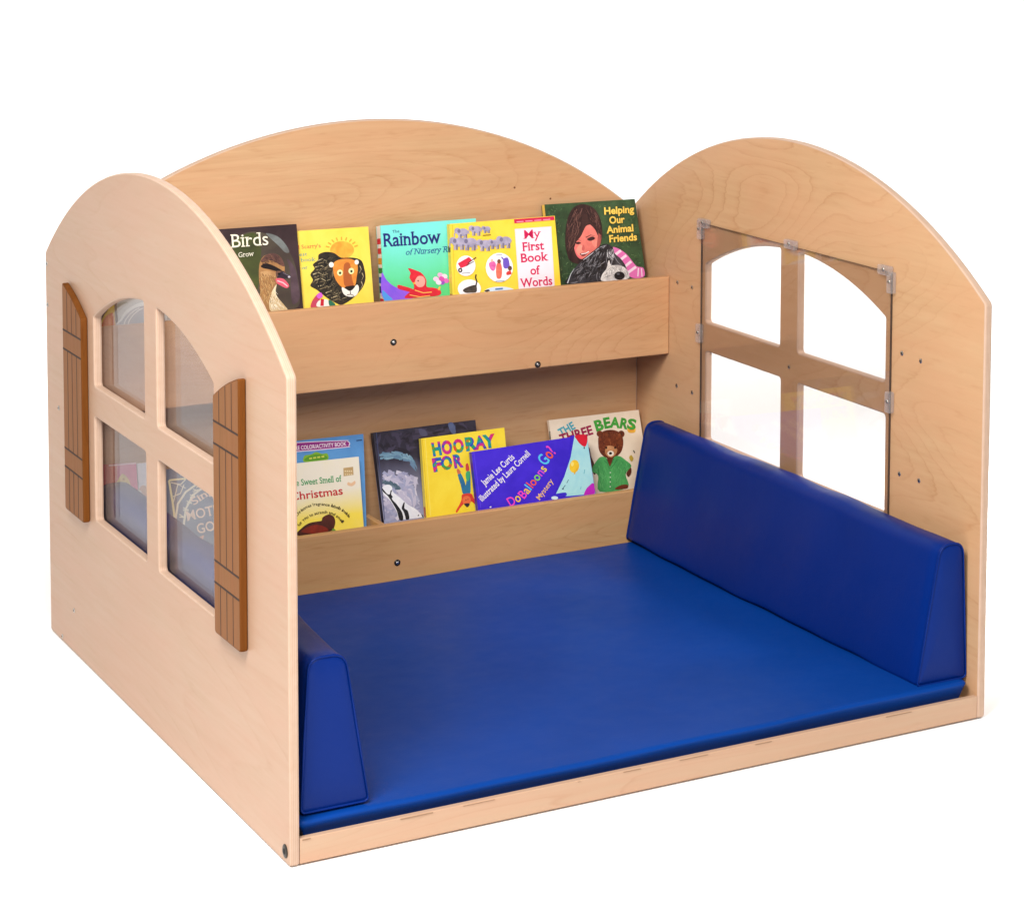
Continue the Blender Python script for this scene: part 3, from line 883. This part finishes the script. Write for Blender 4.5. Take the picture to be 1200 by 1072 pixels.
for t, p0, p1 in (('First', (966, 272), (1088, 262)), ('Book', (956, 338), (1108, 326)), ('of', (1010, 410), (1064, 406)), ('Words', (954, 484), (1136, 468))):
    b.text(t, p0, p1, 50, MG, True, .018)
EL = K((178, 168, 190), (150, 142, 166), 60); ELD = K((120, 112, 138))
for (x, y, sc) in ((610, 162, 1.15), (690, 146, 1.05), (752, 142, .75), (588, 220, 1.3), (655, 222, 1.35), (742, 230, 1.2), (800, 225, 1.0), (860, 212, 1.25)):
    b.ell((x, y), 30*sc, 20*sc, EL, -6); b.ell((x-26*sc, y-8*sc), 16*sc, 15*sc, EL)
    b.line([(x-36*sc, y-4*sc), (x-42*sc, y+12*sc), (x-38*sc, y+24*sc)], 6*sc, EL)
    for dx in (-18, -8, 10, 20): b.line([(x+dx*sc, y+10*sc), (x+dx*sc, y+34*sc)], 8*sc, EL if dx % 4 else ELD)
    b.ell((x-18*sc, y-6*sc), 8*sc, 10*sc, ELD)
b.line([(728, 180), (776, 176)], 4, K((110, 80, 50)))
WH = K((246, 242, 246))
b.ell((630, 358), 56, 60, WH); b.ell((826, 368), 80, 86, WH); b.ell((650, 492), 68, 54, WH); b.ell((830, 510), 92, 30, K((206, 224, 240)))
b.poly([(582, 344), (648, 306), (664, 322), (640, 358), (600, 372)], K((216, 44, 70)), False)
b.line([(640, 345), (690, 308)], 5, K((70, 40, 40))); b.line([(632, 358), (676, 332)], 5, K((70, 40, 40))); b.ell((597, 384), 13, 14, K((60, 50, 50))); b.ell((597, 384), 5, 6, K((220, 210, 200)))
b.line([(606, 402), (656, 398)], 5, K((150, 150, 160)))
b.poly([(612, 500), (640, 482), (684, 470), (694, 486), (690, 512), (660, 516), (628, 516)], K((50, 46, 44), (80, 72, 66), 70)); b.line([(688, 478), (694, 450), (686, 425), (690, 408)], 8, K((46, 42, 42)))
b.poly([(765, 345), (790, 330), (806, 350), (796, 386), (776, 380)], K((226, 110, 170), (206, 80, 150), 80)); b.poly([(812, 345), (832, 340), (842, 380), (836, 428), (812, 430), (806, 385)], K((232, 120, 96), (214, 90, 80), 80))
b.ell((824, 332), 11, 13, K((120, 70, 50))); b.ell((782, 326), 8, 9, K((240, 190, 170)))
b.poly([(850, 320), (876, 312), (886, 360), (868, 374), (850, 366)], K((110, 84, 190))); b.line([(838, 306), (858, 330)], 8, K((110, 84, 190))); b.ell((888, 372), 12, 14, K((90, 60, 50))); b.poly([(868, 396), (890, 386), (896, 406), (870, 412)], K((210, 60, 60)))
b.line([(806, 448), (856, 446)], 4, K((120, 150, 170))); b.line([(806, 296), (842, 293)], 4, K((150, 150, 170)))
b.line([(802, 495), (846, 491)], 9, K((80, 120, 176))); b.poly([(738, 504), (760, 496), (770, 504), (750, 510)], K((60, 50, 50)))
b.done()

b = Book('picture_book', "green book with a photo of a girl and a dog, rightmost on upper shelf", (638.5, 239.9), (743.9, 233.2), (648, 334.5), (757.2, 324.8), .016, 1.103, .22, ZU, K((56, 84, 52), (38, 60, 38), 26), K((238, 200, 90)), group=GU)
b.frame((620, 220), 7.06)
b.poly([(133, 146), (146, 145), (152, 240), (140, 240)], K((50, 76, 48)), False)
b.fur([(140, 150), (870, 98), (960, 735), (262, 798)], 420, 22, 70, [K((72, 104, 62)), K((30, 52, 32)), K((90, 118, 76)), K((44, 70, 44))], 5, 60, 8)
HR = K((58, 34, 34), (34, 20, 24), 46, 'h')
b.poly([(318, 560), (300, 470), (302, 360), (318, 260), (355, 180), (410, 142), (470, 140), (530, 165), (575, 225), (600, 300), (606, 400), (590, 470), (560, 510), (430, 620), (380, 625), (335, 600)], HR)
b.poly([(372, 470), (392, 420), (440, 340), (488, 300), (540, 340), (570, 400), (588, 455), (560, 500), (510, 540), (440, 590), (400, 570), (378, 520)], K((232, 132, 118), (214, 106, 98), 30))
b.poly([(378, 480), (400, 540), (440, 585), (410, 580), (384, 530)], K((244, 110, 120)))
b.poly([(360, 420), (400, 330), (470, 250), (540, 260), (520, 300), (470, 320), (430, 400), (390, 450), (372, 500), (352, 520)], HR)
for p in ([(400, 200), (360, 300), (345, 420)], [(440, 170), (400, 280), (372, 400)], [(500, 200), (540, 260), (560, 340)], [(380, 190), (335, 300), (320, 440)], [(470, 180), (520, 230), (575, 320)]):
    b.line(p, 7, K((104, 68, 64)), True)
for p in ([(390, 520), (420, 470), (450, 500), (440, 560), (410, 560)], [(520, 440), (570, 430), (575, 470), (540, 490)]):
    b.poly(p, K((246, 150, 132), (236, 128, 116), 40))
b.poly([(575, 380), (600, 400), (588, 470), (560, 500), (566, 430)], K((176, 84, 78)))
b.poly([(480, 425), (520, 405), (545, 415), (535, 432), (500, 440)], K((60, 30, 34))); b.line([(470, 412), (510, 392), (545, 400)], 8, K((80, 44, 42)), True)
b.poly([(384, 455), (410, 448), (430, 458), (410, 468), (390, 466)], K((60, 30, 34))); b.line([(380, 440), (412, 432), (432, 442)], 6, K((80, 44, 42)), True)
b.poly([(448, 470), (460, 500), (450, 522), (436, 510)], K((206, 96, 92)))
b.poly([(420, 545), (470, 536), (500, 522), (470, 556), (440, 566)], K((120, 36, 44))); b.line([(430, 550), (470, 543), (496, 528)], 8, K((246, 226, 222)))
HL = [K((34, 20, 22)), K((86, 54, 50)), K((62, 38, 38)), K((120, 82, 74)), K((44, 26, 28))]
b.fur([(305, 560), (300, 400), (325, 250), (380, 170), (440, 145), (440, 330), (395, 420), (350, 600)], 170, 80, lambda x, y: 100 if y > 250 else 118, HL, 4.5, 10, 9)
b.fur([(440, 145), (520, 160), (590, 260), (606, 400), (590, 480), (560, 350), (480, 260)], 110, 70, lambda x, y: 62 if y < 260 else 80, HL, 4.5, 12, 10)
PK = K((222, 110, 176)); PW = K((240, 214, 230))
b.poly([(690, 500), (740, 505), (800, 545), (840, 590), (890, 650), (945, 665), (952, 735), (860, 748), (800, 700), (740, 620)], PK)
for (p, q_) in (((705, 560), (760, 520)), ((745, 605), (805, 560)), ((785, 660), (845, 610)), ((815, 705), (885, 655))):
    b.line([p, q_], 22, PW)
b.line([(905, 665), (900, 735)], 10, PW); b.line([(930, 668), (935, 735)], 8, PW)
FUR = K((30, 28, 34), (64, 62, 68), 60, 'h')
b.poly([(310, 795), (345, 720), (400, 640), (450, 600), (520, 540), (590, 480), (640, 465), (690, 490), (705, 540), (760, 590), (800, 650), (810, 700), (790, 760), (600, 775)], FUR)
b.poly([(600, 770), (604, 720), (640, 670), (660, 600), (680, 640), (740, 640), (790, 660), (822, 700), (820, 752), (700, 768)], K((226, 220, 216), (176, 170, 170), 60, 'h'))
b.poly([(560, 620), (600, 600), (625, 640), (600, 680), (565, 670)], K((16, 14, 16)))
for p in ([(630, 480), (560, 560), (520, 660)], [(650, 540), (640, 600), (655, 660)], [(690, 590), (680, 640), (700, 680)], [(600, 540), (570, 600), (520, 690)], [(480, 590), (430, 660), (400, 740)], [(540, 560), (490, 640), (460, 740)], [(700, 560), (730, 610), (770, 650)]):
    b.line(p, 7, K((150, 148, 154)), True)
b.line([(450, 600), (520, 545), (590, 492), (640, 476)], 7, K((206, 206, 214)), True)
b.line([(318, 790), (345, 715), (375, 668)], 10, K((196, 200, 206)), True)
b.fur([(320, 790), (350, 715), (450, 602), (590, 485), (690, 490), (700, 560), (600, 640), (600, 775)], 230, 60, lambda x, y: 135 if x < 560 else 110, [K((18, 17, 20)), K((70, 68, 74)), K((40, 38, 42)), K((132, 130, 136)), K((24, 22, 26))], 5, 16, 11)
b.fur([(602, 760), (640, 670), (660, 610), (690, 640), (780, 660), (822, 700), (815, 755)], 150, 42, lambda x, y: 150 if x < 690 else 60, [K((240, 236, 232)), K((196, 190, 188)), K((150, 144, 144)), K((222, 214, 208))], 4.5, 20, 12)
b.fur([(640, 500), (700, 500), (720, 600), (660, 610)], 40, 50, 95, [K((170, 168, 174)), K((60, 58, 62)), K((220, 218, 222))], 4, 14, 13)
b.ell((748, 728), 44, 34, K((20, 18, 22))); b.ell((738, 714), 12, 7, K((96, 96, 104)))
YT = K((250, 206, 92))
for t, p0, p1 in (('Helping', (626, 222), (868, 205)), ('Our', (668, 298), (790, 289)), ('Animal', (646, 378), (862, 360)), ('Friends', (668, 452), (892, 434))):
    b.text(t, p0, p1, 56, YT, False, .03)
b.done()

# ---- lower shelf
b = Book('picture_book', "pink book with a yellow drawing, leftmost on the lower shelf behind the window", (104, 545.6), (159.6, 541.8), (107, 600), (163.2, 596), .010, 1.098, .25, ZL, K((222, 92, 140)), group=GL)
b.frame((115, 500), 4.871)
b.poly([(-30, 214), (108, 214), (112, 400), (-20, 400)], K((196, 36, 50)), False)
b.poly([(95, 356), (110, 310), (140, 268), (180, 310), (182, 358), (140, 350)], K((236, 206, 120), (216, 180, 90), 90))
for (x, y) in ((125, 318), (145, 300), (160, 322), (140, 335), (118, 340), (168, 340)): b.ell((x, y), 7, 6, K((200, 150, 60)))
b.line([(60, 222), (215, 208)], 7, K((246, 214, 220)))
b.done()
b = Book('picture_book', "white book right beside the pink book, on the lower shelf behind the window", (160.8, 543), (190.5, 540.8), (164.4, 600), (194, 597.6), .008, 1.098, .25, ZL, K((226, 224, 226), (206, 206, 212), 40), group=GL)
b.frame((115, 500), 4.871)
b.ell((258, 370), 26, 36, K((206, 170, 150))); b.ell((236, 378), 14, 16, K((214, 206, 200)))
b.done()
b = Book('picture_book', "slate blue book with a cream lattice arch, lower shelf, behind the window", (193, 550), (292, 540.4), (198.6, 668), (297.6, 658), .012, 1.084, .25, ZL, K((112, 124, 140), (96, 108, 128), 16), K((214, 206, 190)), group=GL)
b.frame((115, 500), 4.871)
CR = K((222, 216, 190)); CR2 = K((236, 224, 170))
b.line([(404, 306), (424, 420), (440, 545)], 12, CR2); b.line([(404, 306), (450, 300), (500, 296)], 10, CR2)
b.line([(440, 545), (486, 586)], 12, CR)
b.line([(560, 330), (500, 372), (455, 440), (440, 540)], 12, CR); b.line([(592, 352), (540, 390), (500, 470), (486, 584)], 12, CR)
b.line([(415, 318), (470, 330), (500, 300)], 6, CR); b.line([(425, 400), (470, 380), (490, 330)], 6, CR); b.line([(430, 430), (455, 330), (500, 350)], 6, CR)
for k in range(7):
    t = k/6; x0, y0 = 560-120*t+20*math.sin(3*t)-30*t*(1-t)*2, 332+208*t**1.2; x1, y1 = 592-106*t-20*t*(1-t), 352+232*t**1.2
    b.line([(x0, y0), (x1, y1-14)], 6, CR); b.line([(x0, y0+16), (x1, y1-22)], 6, CR)
PT = K((232, 206, 180))
b.text('Sing', (548, 448), (660, 372), 40, PT, True, .01)
b.text('MOTHER', (512, 536), (790, 474), 54, PT, True, .012)
b.text('GOOSE', (570, 610), (790, 562), 54, PT, True, .012)
b.line([(540, 622), (575, 636), (604, 622)], 9, K((220, 170, 140))); b.line([(585, 655), (600, 630)], 8, K((220, 170, 140)))
b.done()

b = Book('activity_book', "thin blue activity book with a purple title strip, behind the Christmas book", (318, 519.6), (425.8, 508.4), (323, 626), (429.5, 615), .004, 1.105, .25, ZL, K((92, 150, 206), (84, 140, 198), 20), group=GL)
b.frame((340, 480), 6.7)
PU = K((150, 40, 130))
b.poly([(-40, 266), (420, 240), (450, 244), (470, 262), (462, 286), (430, 298), (-36, 334)], K((240, 220, 236)))
b.poly([(-40, 271), (420, 246), (446, 249), (463, 263), (456, 282), (428, 292), (-36, 328)], PU)
b.text('MORE COLOR/ACTIVITY BOOK', (-8, 322), (442, 282), 30, K((250, 236, 240)), bold=.014)
b.poly([(108, 410), (112, 362), (165, 350), (205, 332), (250, 346), (292, 344), (296, 392), (200, 404)], K((130, 176, 50)))
b.poly([(122, 402), (128, 376), (200, 350), (280, 362), (282, 388)], K((90, 150, 40)))
for x in (150, 182, 214, 246): b.line([(x, 384-(x-150)*.15), (x+22, 381-(x-150)*.15)], 12, K((206, 206, 84)))
b.line([(520, 243), (566, 238)], 9, K((40, 70, 110)))
b.done()

b = Book('picture_book', "cream and yellow Christmas book with a brown shape at its bottom", (318, 546), (420.4, 535), (322.6, 626), (426.2, 615.8), .009, 1.092, .24, ZL, K((240, 216, 82), (232, 222, 202), (.112, .16), 'g'), group=GL)
b.frame((340, 480), 6.7)
GR = K((40, 150, 84)); RR = K((196, 36, 40))
b.poly([(418, 458), (494, 448), (498, 512), (420, 522)], K((190, 156, 104)), False)
for x in (428, 444, 460, 476):
    b.line([(x, 484), (x+11, 482)], 13, K((226, 204, 160))); b.line([(x+2, 508), (x+12, 506)], 11, K((226, 204, 160)))
b.poly([(450, 590), (455, 568), (480, 576), (508, 558), (512, 580), (485, 600)], K((232, 190, 150)))
b.text('The Sweet Smell of', (-10, 604), (404, 562), 48, GR, True, .008)
b.text('Christmas', (8, 714), (414, 664), 62, RR, False, .012)
TK = K((66, 54, 30))
b.arctext('Christmas fragrance labels inside', [(52, 840), (90, 800), (140, 768), (190, 752), (250, 750), (320, 760), (380, 780), (425, 808), (462, 850)], 22, TK)
b.arctext('for you to scratch and smell', [(72, 915), (110, 868), (160, 838), (220, 818), (280, 812), (330, 822), (375, 850), (408, 890)], 22, TK)
b.poly([(50, 985), (90, 930), (150, 890), (220, 876), (248, 870), (256, 845), (300, 822), (340, 836), (354, 876), (346, 920), (325, 950), (200, 985)], K((84, 36, 26), (58, 26, 22), 40))
b.poly([(90, 960), (150, 915), (230, 905), (300, 940), (250, 970)], K((140, 40, 24), (110, 34, 24), 40))
b.poly([(330, 950), (338, 930), (360, 950)], K((110, 150, 60)))
b.done()

b = Book('picture_book', "dark book with a white and black bird, behind the yellow handstand book", (437.5, 507), (557.2, 491.8), (450.2, 611.8), (569, 596), .016, 1.0965, .25, ZL, K((150, 150, 178), (42, 38, 52), (.10, .20), 'g'), K((34, 32, 48)), group=GL)
b.frame((420, 480), 6.667)
b.fur([(125, 190), (910, 90), (925, 160), (470, 230), (480, 340), (140, 360)], 60, 90, 5, [K((52, 46, 62)), K((34, 30, 42)), K((64, 58, 78))], 26, 40, 21)
TE = [K((110, 146, 166)), K((92, 124, 148)), K((128, 160, 176)), K((100, 128, 156))]
b.fur([(160, 335), (330, 326), (400, 352), (462, 450), (468, 500), (440, 470), (380, 405), (320, 388), (164, 385)], 70, 60, lambda x, y: 0 if x < 350 else 52, TE, 15, 8, 22)
b.fur([(170, 480), (370, 480), (460, 520), (500, 830), (205, 872)], 170, 90, 24, [K((188, 182, 202)), K((170, 166, 190)), K((150, 150, 178)), K((204, 198, 212)), K((160, 162, 190))], 26, 40, 23)
b.fur([(182, 545), (250, 560), (345, 620), (345, 640), (190, 590)], 26, 60, 25, [K((90, 110, 124)), K((120, 136, 152)), K((76, 98, 112))], 13, 10, 24)
b.fur([(700, 110), (745, 105), (764, 180), (730, 184)], 14, 50, 80, [K((84, 96, 132)), K((70, 80, 112))], 14, 10, 25)
b.line([(112, 182), (190, 862)], 6, K((24, 22, 34))); b.line([(140, 178), (206, 860)], 5, K((70, 76, 110)))
b.poly([(186, 612), (205, 590), (240, 586), (264, 606), (268, 640), (330, 690), (390, 742), (440, 770), (485, 810), (500, 838), (330, 856), (300, 800), (262, 730), (228, 690), (196, 660)], K((236, 236, 238), (218, 218, 226), 30))
b.poly([(186, 612), (192, 640), (228, 672), (262, 722), (300, 790), (320, 858), (350, 856), (340, 800), (300, 740), (268, 706), (262, 690), (268, 680), (256, 660), (262, 630), (252, 632), (244, 660), (222, 655)], K((28, 28, 34)))
b.poly([(352, 728), (362, 726), (360, 770), (386, 790), (398, 850), (372, 856), (362, 820), (350, 790), (338, 770)], K((28, 28, 34)))
b.poly([(462, 830), (470, 818), (474, 828)], K((40, 40, 44))); b.poly([(490, 815), (506, 828), (504, 842)], K((30, 30, 34)))
b.poly([(700, 110), (740, 105), (762, 180), (728, 184)], K((92, 104, 140), (70, 80, 116), 30))
b.poly([(470, 150), (520, 160), (540, 200), (490, 205)], K((80, 78, 104)))
b.done()

b = Book('picture_book', "yellow book with rainbow letters and a child doing a handstand", (493.6, 513.9), (591, 501), (499.8, 605.4), (599, 591), .012, 1.0795, .245, ZL, K((240, 212, 60), (236, 204, 48), 20), K((232, 210, 90)), group=GL)
b.frame((420, 480), 6.667)
b.line([(500, 228), (545, 832)], 5, K((220, 180, 40))); b.line([(522, 225), (565, 828)], 4, K((246, 226, 110)))
b.spine_bars([(.30, .36, K((180, 80, 60))), (.38, .46, K((190, 90, 60)))])
RB = rainbow()
for t, x, y in (('H', 590, 358), ('O', 662, 346), ('O', 752, 334), ('R', 850, 318), ('A', 922, 308), ('Y', 992, 298)):
    b.text(t, (x, y), (x+(72 if t != 'H' else 58), y-10), 94, RB, bold=.055)
for t, x, y in (('F', 596, 480), ('O', 656, 466), ('R', 756, 452)):
    b.text(t, (x, y), (x+(76 if t == 'O' else 56), y-9), 94, RB, bold=.055)
b.poly([(776, 505), (800, 498), (830, 560), (838, 590), (848, 520), (852, 485), (872, 486), (876, 560), (872, 655), (820, 660), (800, 590)], K((50, 120, 150), (40, 100, 140), 50))
b.poly([(838, 520), (844, 484), (870, 482), (868, 540), (850, 560)], K((70, 170, 110)))
b.poly([(768, 470), (782, 462), (800, 490), (778, 504)], K((206, 110, 70))); b.poly([(838, 430), (856, 420), (866, 470), (842, 478)], K((206, 70, 60)))
b.poly([(812, 662), (880, 655), (900, 690), (920, 710), (915, 740), (880, 715), (840, 720), (800, 760), (770, 802), (762, 790), (790, 740), (806, 700)], K((222, 70, 44), (204, 54, 40), 50))
b.ell((846, 708), 34, 36, K((232, 110, 62))); b.poly([(826, 735), (862, 730), (868, 744), (850, 762), (836, 750)], K((50, 40, 50)))
b.ell((840, 704), 4, 4, K((80, 40, 30))); b.ell((856, 700), 4, 4, K((80, 40, 30)))
b.done()

b = Book('picture_book', "purple book with slanted lettering and balloons on a pale corner", (552.6, 529.8), (687.6, 509.4), (560.2, 595.8), (697.6, 576.8), .012, 1.062, .235, ZL, K((70, 42, 206), (58, 34, 190), 16), K((50, 30, 150)), group=GL)
b.frame((540, 500), 6)
b.line([(92, 180), (140, 570)], 5, K((92, 66, 226)))
b.poly([(795, 62), (884, 58), (915, 260), (945, 470), (700, 492), (655, 476), (720, 350), (765, 220)], K((178, 224, 222), (160, 214, 220), 30), False)
b.poly([(770, 64), (800, 61), (772, 215), (728, 350), (668, 474), (652, 478), (712, 340), (758, 200)], K((60, 36, 196)), False)
b.poly([(805, 62), (884, 58), (886, 120), (868, 140), (838, 120), (815, 90)], K((216, 30, 50), (196, 22, 44), 50)); b.ell((868, 148), 5, 7, K((60, 30, 40)))
b.ell((798, 278), 34, 46, K((246, 202, 50), (232, 176, 40), 40), 8); b.ell((784, 262), 10, 16, K((252, 226, 120)))
b.poly([(796, 322), (806, 320), (806, 332), (796, 334)], K((226, 170, 40)), False)
b.line([(757, 372), (745, 396)], 4, K((60, 90, 110))); b.line([(735, 410), (720, 430)], 5, K((60, 90, 110))); b.ell((718, 436), 7, 5, K((50, 80, 100)))
b.line([(872, 300), (866, 330)], 6, K((120, 190, 200))); b.line([(846, 420), (842, 440)], 5, K((120, 190, 200)))
b.poly([(868, 480), (880, 440), (905, 412), (934, 398), (942, 472), (920, 480)], K((196, 44, 190), (180, 36, 176), 40))
b.poly([(600, 500), (660, 474), (736, 462), (740, 486), (690, 494), (640, 502)], K((62, 44, 200)))
b.ell((660, 500), 24, 12, K((220, 236, 240)))
WT = K((246, 238, 240))
b.text('Jamie Lee Curtis', (168, 416), (380, 220), 46, WT, False, .012)
b.text('illustrated by Laura Cornell', (152, 526), (490, 196), 44, WT, False, .012)
P = [K((240, 70, 190)), K((244, 190, 60)), K((90, 200, 240)), K((240, 90, 60)), K((140, 210, 70)), K((220, 80, 210)), K((250, 210, 70))]
b.text('Do', (352, 562), (428, 516), 64, None, mats=[P[0], P[1]], bold=.012)
b.text('Balloons', (448, 508), (608, 300), 62, None, mats=[P[0], P[1], P[2], P[3], P[3], P[4], P[5], P[6]], bold=.012)
b.text('Go?', (598, 276), (672, 180), 82, None, mats=[P[2], P[3], P[0]], bold=.014)
b.text('Mystery', (556, 516), (652, 385), 36, K((244, 190, 130)), True, .008)
b.line([(204, 566), (214, 562)], 8, WT)
b.done()

b = Book('picture_book', "cream book with a brown bear in a green shirt, rightmost on lower shelf", (642.8, 492.4), (748.4, 480.2), (656.5, 588), (762.5, 571), .008, 1.1055, .25, ZL, K((232, 214, 192), (224, 206, 182), 30), group=GL)
b.frame((630, 470), 8.243)
b.line([(118, 290), (120, 370)], 9, K((60, 60, 50)))
TQ = K((80, 170, 180), (60, 150, 170), 60); MR = K((150, 30, 70)); GN = K((50, 140, 50), (70, 160, 60), 60)
b.text('THE', (228, 340), (366, 262), 72, TQ, bold=.035)
b.text('THREE', (232, 408), (536, 316), 84, MR, bold=.035)
for t, p0, p1, h in (('B', (575, 288), (640, 268), 96), ('E', (654, 262), (706, 252), 96), ('A', (704, 252), (786, 256), 94), ('R', (796, 256), (858, 268), 92), ('S', (868, 262), (936, 274), 92)):
    b.text(t, p0, p1, h, GN, bold=.045)
b.poly([(870, 262), (905, 238), (940, 248), (944, 296), (905, 308), (872, 296)], K((236, 190, 70), (222, 160, 60), 60)); b.line([(884, 262), (928, 258)], 6, K((200, 120, 50))); b.line([(884, 280), (930, 278)], 6, K((200, 120, 50)))
BW = K((120, 58, 34), (88, 40, 26), 70)
b.ell((600, 315), 30, 30, BW); b.ell((808, 318), 32, 34, BW); b.ell((805, 322), 16, 20, K((70, 40, 30)))
b.poly([(585, 400), (590, 340), (620, 300), (670, 280), (740, 280), (800, 310), (826, 370), (824, 440), (800, 500), (750, 540), (700, 556), (640, 535), (596, 480)], BW)
b.fur([(588, 400), (592, 340), (640, 292), (740, 284), (800, 312), (822, 370), (820, 440), (760, 535), (640, 530), (598, 470)], 200, 26, lambda x, y: 90+(x-706)*.5, [K((146, 74, 42)), K((84, 38, 24)), K((112, 54, 32)), K((164, 92, 56))], 3.6, 25, 31)
b.poly([(650, 490), (664, 440), (690, 430), (740, 440), (770, 470), (756, 510), (710, 545), (672, 530)], K((206, 150, 104), (176, 116, 76), 70))
b.ell((706, 505), 32, 26, K((236, 222, 204))); b.ell((704, 504), 15, 13, K((24, 18, 18)))
for x in (664, 748): b.ell((x, 450), 9, 11, K((26, 16, 14)))
b.line([(690, 540), (712, 548), (738, 536)], 5, K((70, 36, 26)))
b.poly([(672, 550), (700, 556), (730, 546), (716, 610), (698, 636), (680, 600)], BW)
SG = K((84, 166, 92), (66, 146, 80), 40); SD = K((44, 112, 62))
b.poly([(510, 640), (488, 560), (480, 480), (500, 450), (520, 540), (545, 600), (560, 700), (540, 700)], K((84, 48, 34)))
b.poly([(612, 538), (665, 550), (698, 632), (735, 545), (790, 530), (850, 570), (905, 625), (850, 705), (866, 835), (600, 872), (585, 720), (525, 680), (530, 640), (575, 570)], SG)
b.fur([(600, 560), (690, 640), (690, 860), (605, 868), (588, 720), (535, 680)], 60, 60, 84, [K((66, 140, 78)), K((100, 180, 106)), K((78, 156, 88))], 5, 12, 32)
b.fur([(720, 640), (800, 540), (890, 625), (850, 705), (862, 830), (720, 852)], 60, 60, 96, [K((66, 140, 78)), K((100, 180, 106)), K((78, 156, 88))], 5, 12, 33)
b.line([(665, 556), (698, 636), (738, 550)], 7, SD); b.line([(698, 636), (708, 850)], 5, SD); b.line([(640, 570), (672, 600), (690, 650)], 5, SD); b.line([(770, 560), (740, 610), (706, 650)], 5, SD)
b.line([(585, 720), (592, 640)], 5, SD); b.line([(850, 700), (842, 640)], 5, SD)
for y in (690, 735, 780, 825): b.ell((702, y), 7, 6, K((200, 220, 190)))
b.poly([(860, 690), (900, 640), (905, 690), (880, 730), (864, 720)], K((96, 50, 36))); b.poly([(745, 846), (800, 812), (866, 806), (868, 838), (790, 852)], K((110, 50, 34)))
b.poly([(884, 545), (905, 520), (925, 555), (905, 582)], K((190, 160, 60))); b.line([(926, 475), (938, 500)], 10, K((60, 60, 50)))
b.done()
#--END--

# ---------------------------------------------------------------- floor, lamps, world, camera
m, nt, b = new_mat('white_floor'); q = NT(nt)
tc = q.n('ShaderNodeTexCoord').outputs['Object']
q.l(q.mix(q.noise(tc, 3, 3), (.96, .96, .96), (.94, .94, .94)), b.inputs['Base Color'])
b.inputs['Roughness'].default_value = .9; b.inputs['Specular IOR Level'].default_value = 0.
mb = MB()      # a studio sweep: floor that curves up into a wall behind the nook
prof = [(-7., -.0015)] + [(2.7+.9*math.sin(R(a)), -.0015+.9*(1-math.cos(R(a)))) for a in range(0, 91, 5)] + [(3.6, 4.2)]
n = len(prof)
mb.add([(x, y, z) for x in (-7., 8.) for (y, z) in prof], [(i, n+i, n+i+1, i+1) for i in range(n-1)], m)
fl = mb.build('floor', None, angle=60); fl['kind'] = 'structure'; fl['label'] = 'white studio floor sweeping up into a white backdrop'

wd = bpy.data.worlds.new('World'); S.world = wd; wd.use_nodes = True
bg = wd.node_tree.nodes['Background']; bg.inputs[0].default_value = (1, 1, 1, 1); bg.inputs[1].default_value = .26

def softbox(name, loc, target, size, power, col=(1, 1, 1), spread=180):
    l = bpy.data.lights.new(name, 'AREA'); l.shape = 'RECTANGLE'; l.size, l.size_y = size; l.energy = power; l.color = col; l.spread = R(spread)
    o = bpy.data.objects.new(name, l); COL.objects.link(o); o.location = loc
    o.rotation_euler = (Vector(target)-Vector(loc)).to_track_quat('-Z', 'Y').to_euler()
    return o
softbox('key_softbox', (-.6, -3.9, 2.9), (.6, .6, .25), (1.2, 1.2), 100, (1, .985, .96))
softbox('top_softbox', (-1.0, -.95, 2.5), (.5, .3, .05), (1.2, 1.2), 116, (1, .985, .96))
softbox('added_backdrop_fill', (2.3, 2.1, 3.4), (2.3, 3.4, .6), (4.5, .5), 42, (1, 1, 1), 85)  # added lamp out of view, brightens the sweep to plain white
softbox('added_floor_fill', (2.75, .35, 1.5), (2.0, .75, 0), (1.0, 1.4), 21, (1, 1, 1), 62)  # added lamp out of view, washes out the nook's shadow on the floor

cam = bpy.data.cameras.new('camera'); co = bpy.data.objects.new('camera', cam); COL.objects.link(co)
cam.sensor_fit = 'HORIZONTAL'; cam.sensor_width = 36; cam.lens = F/1200*36
cam.shift_x = -DX/1200; cam.shift_y = DY/1200
cam.clip_start = .05; cam.clip_end = 300
co.matrix_world = Matrix(((RT.x, UP.x, -_f.x, CAM.x), (RT.y, UP.y, -_f.y, CAM.y), (RT.z, UP.z, -_f.z, CAM.z), (0, 0, 0, 1)))
S.camera = co
S.view_settings.view_transform = 'Standard'; S.view_settings.look = 'None'
S.view_settings.exposure = 0.; S.view_settings.gamma = 1.; S.view_settings.use_curve_mapping = False
S.cycles.use_denoising = True
S.cycles.caustics_reflective = False; S.cycles.caustics_refractive = False
S.cycles.max_bounces = 10; S.cycles.transparent_max_bounces = 16; S.cycles.diffuse_bounces = 5
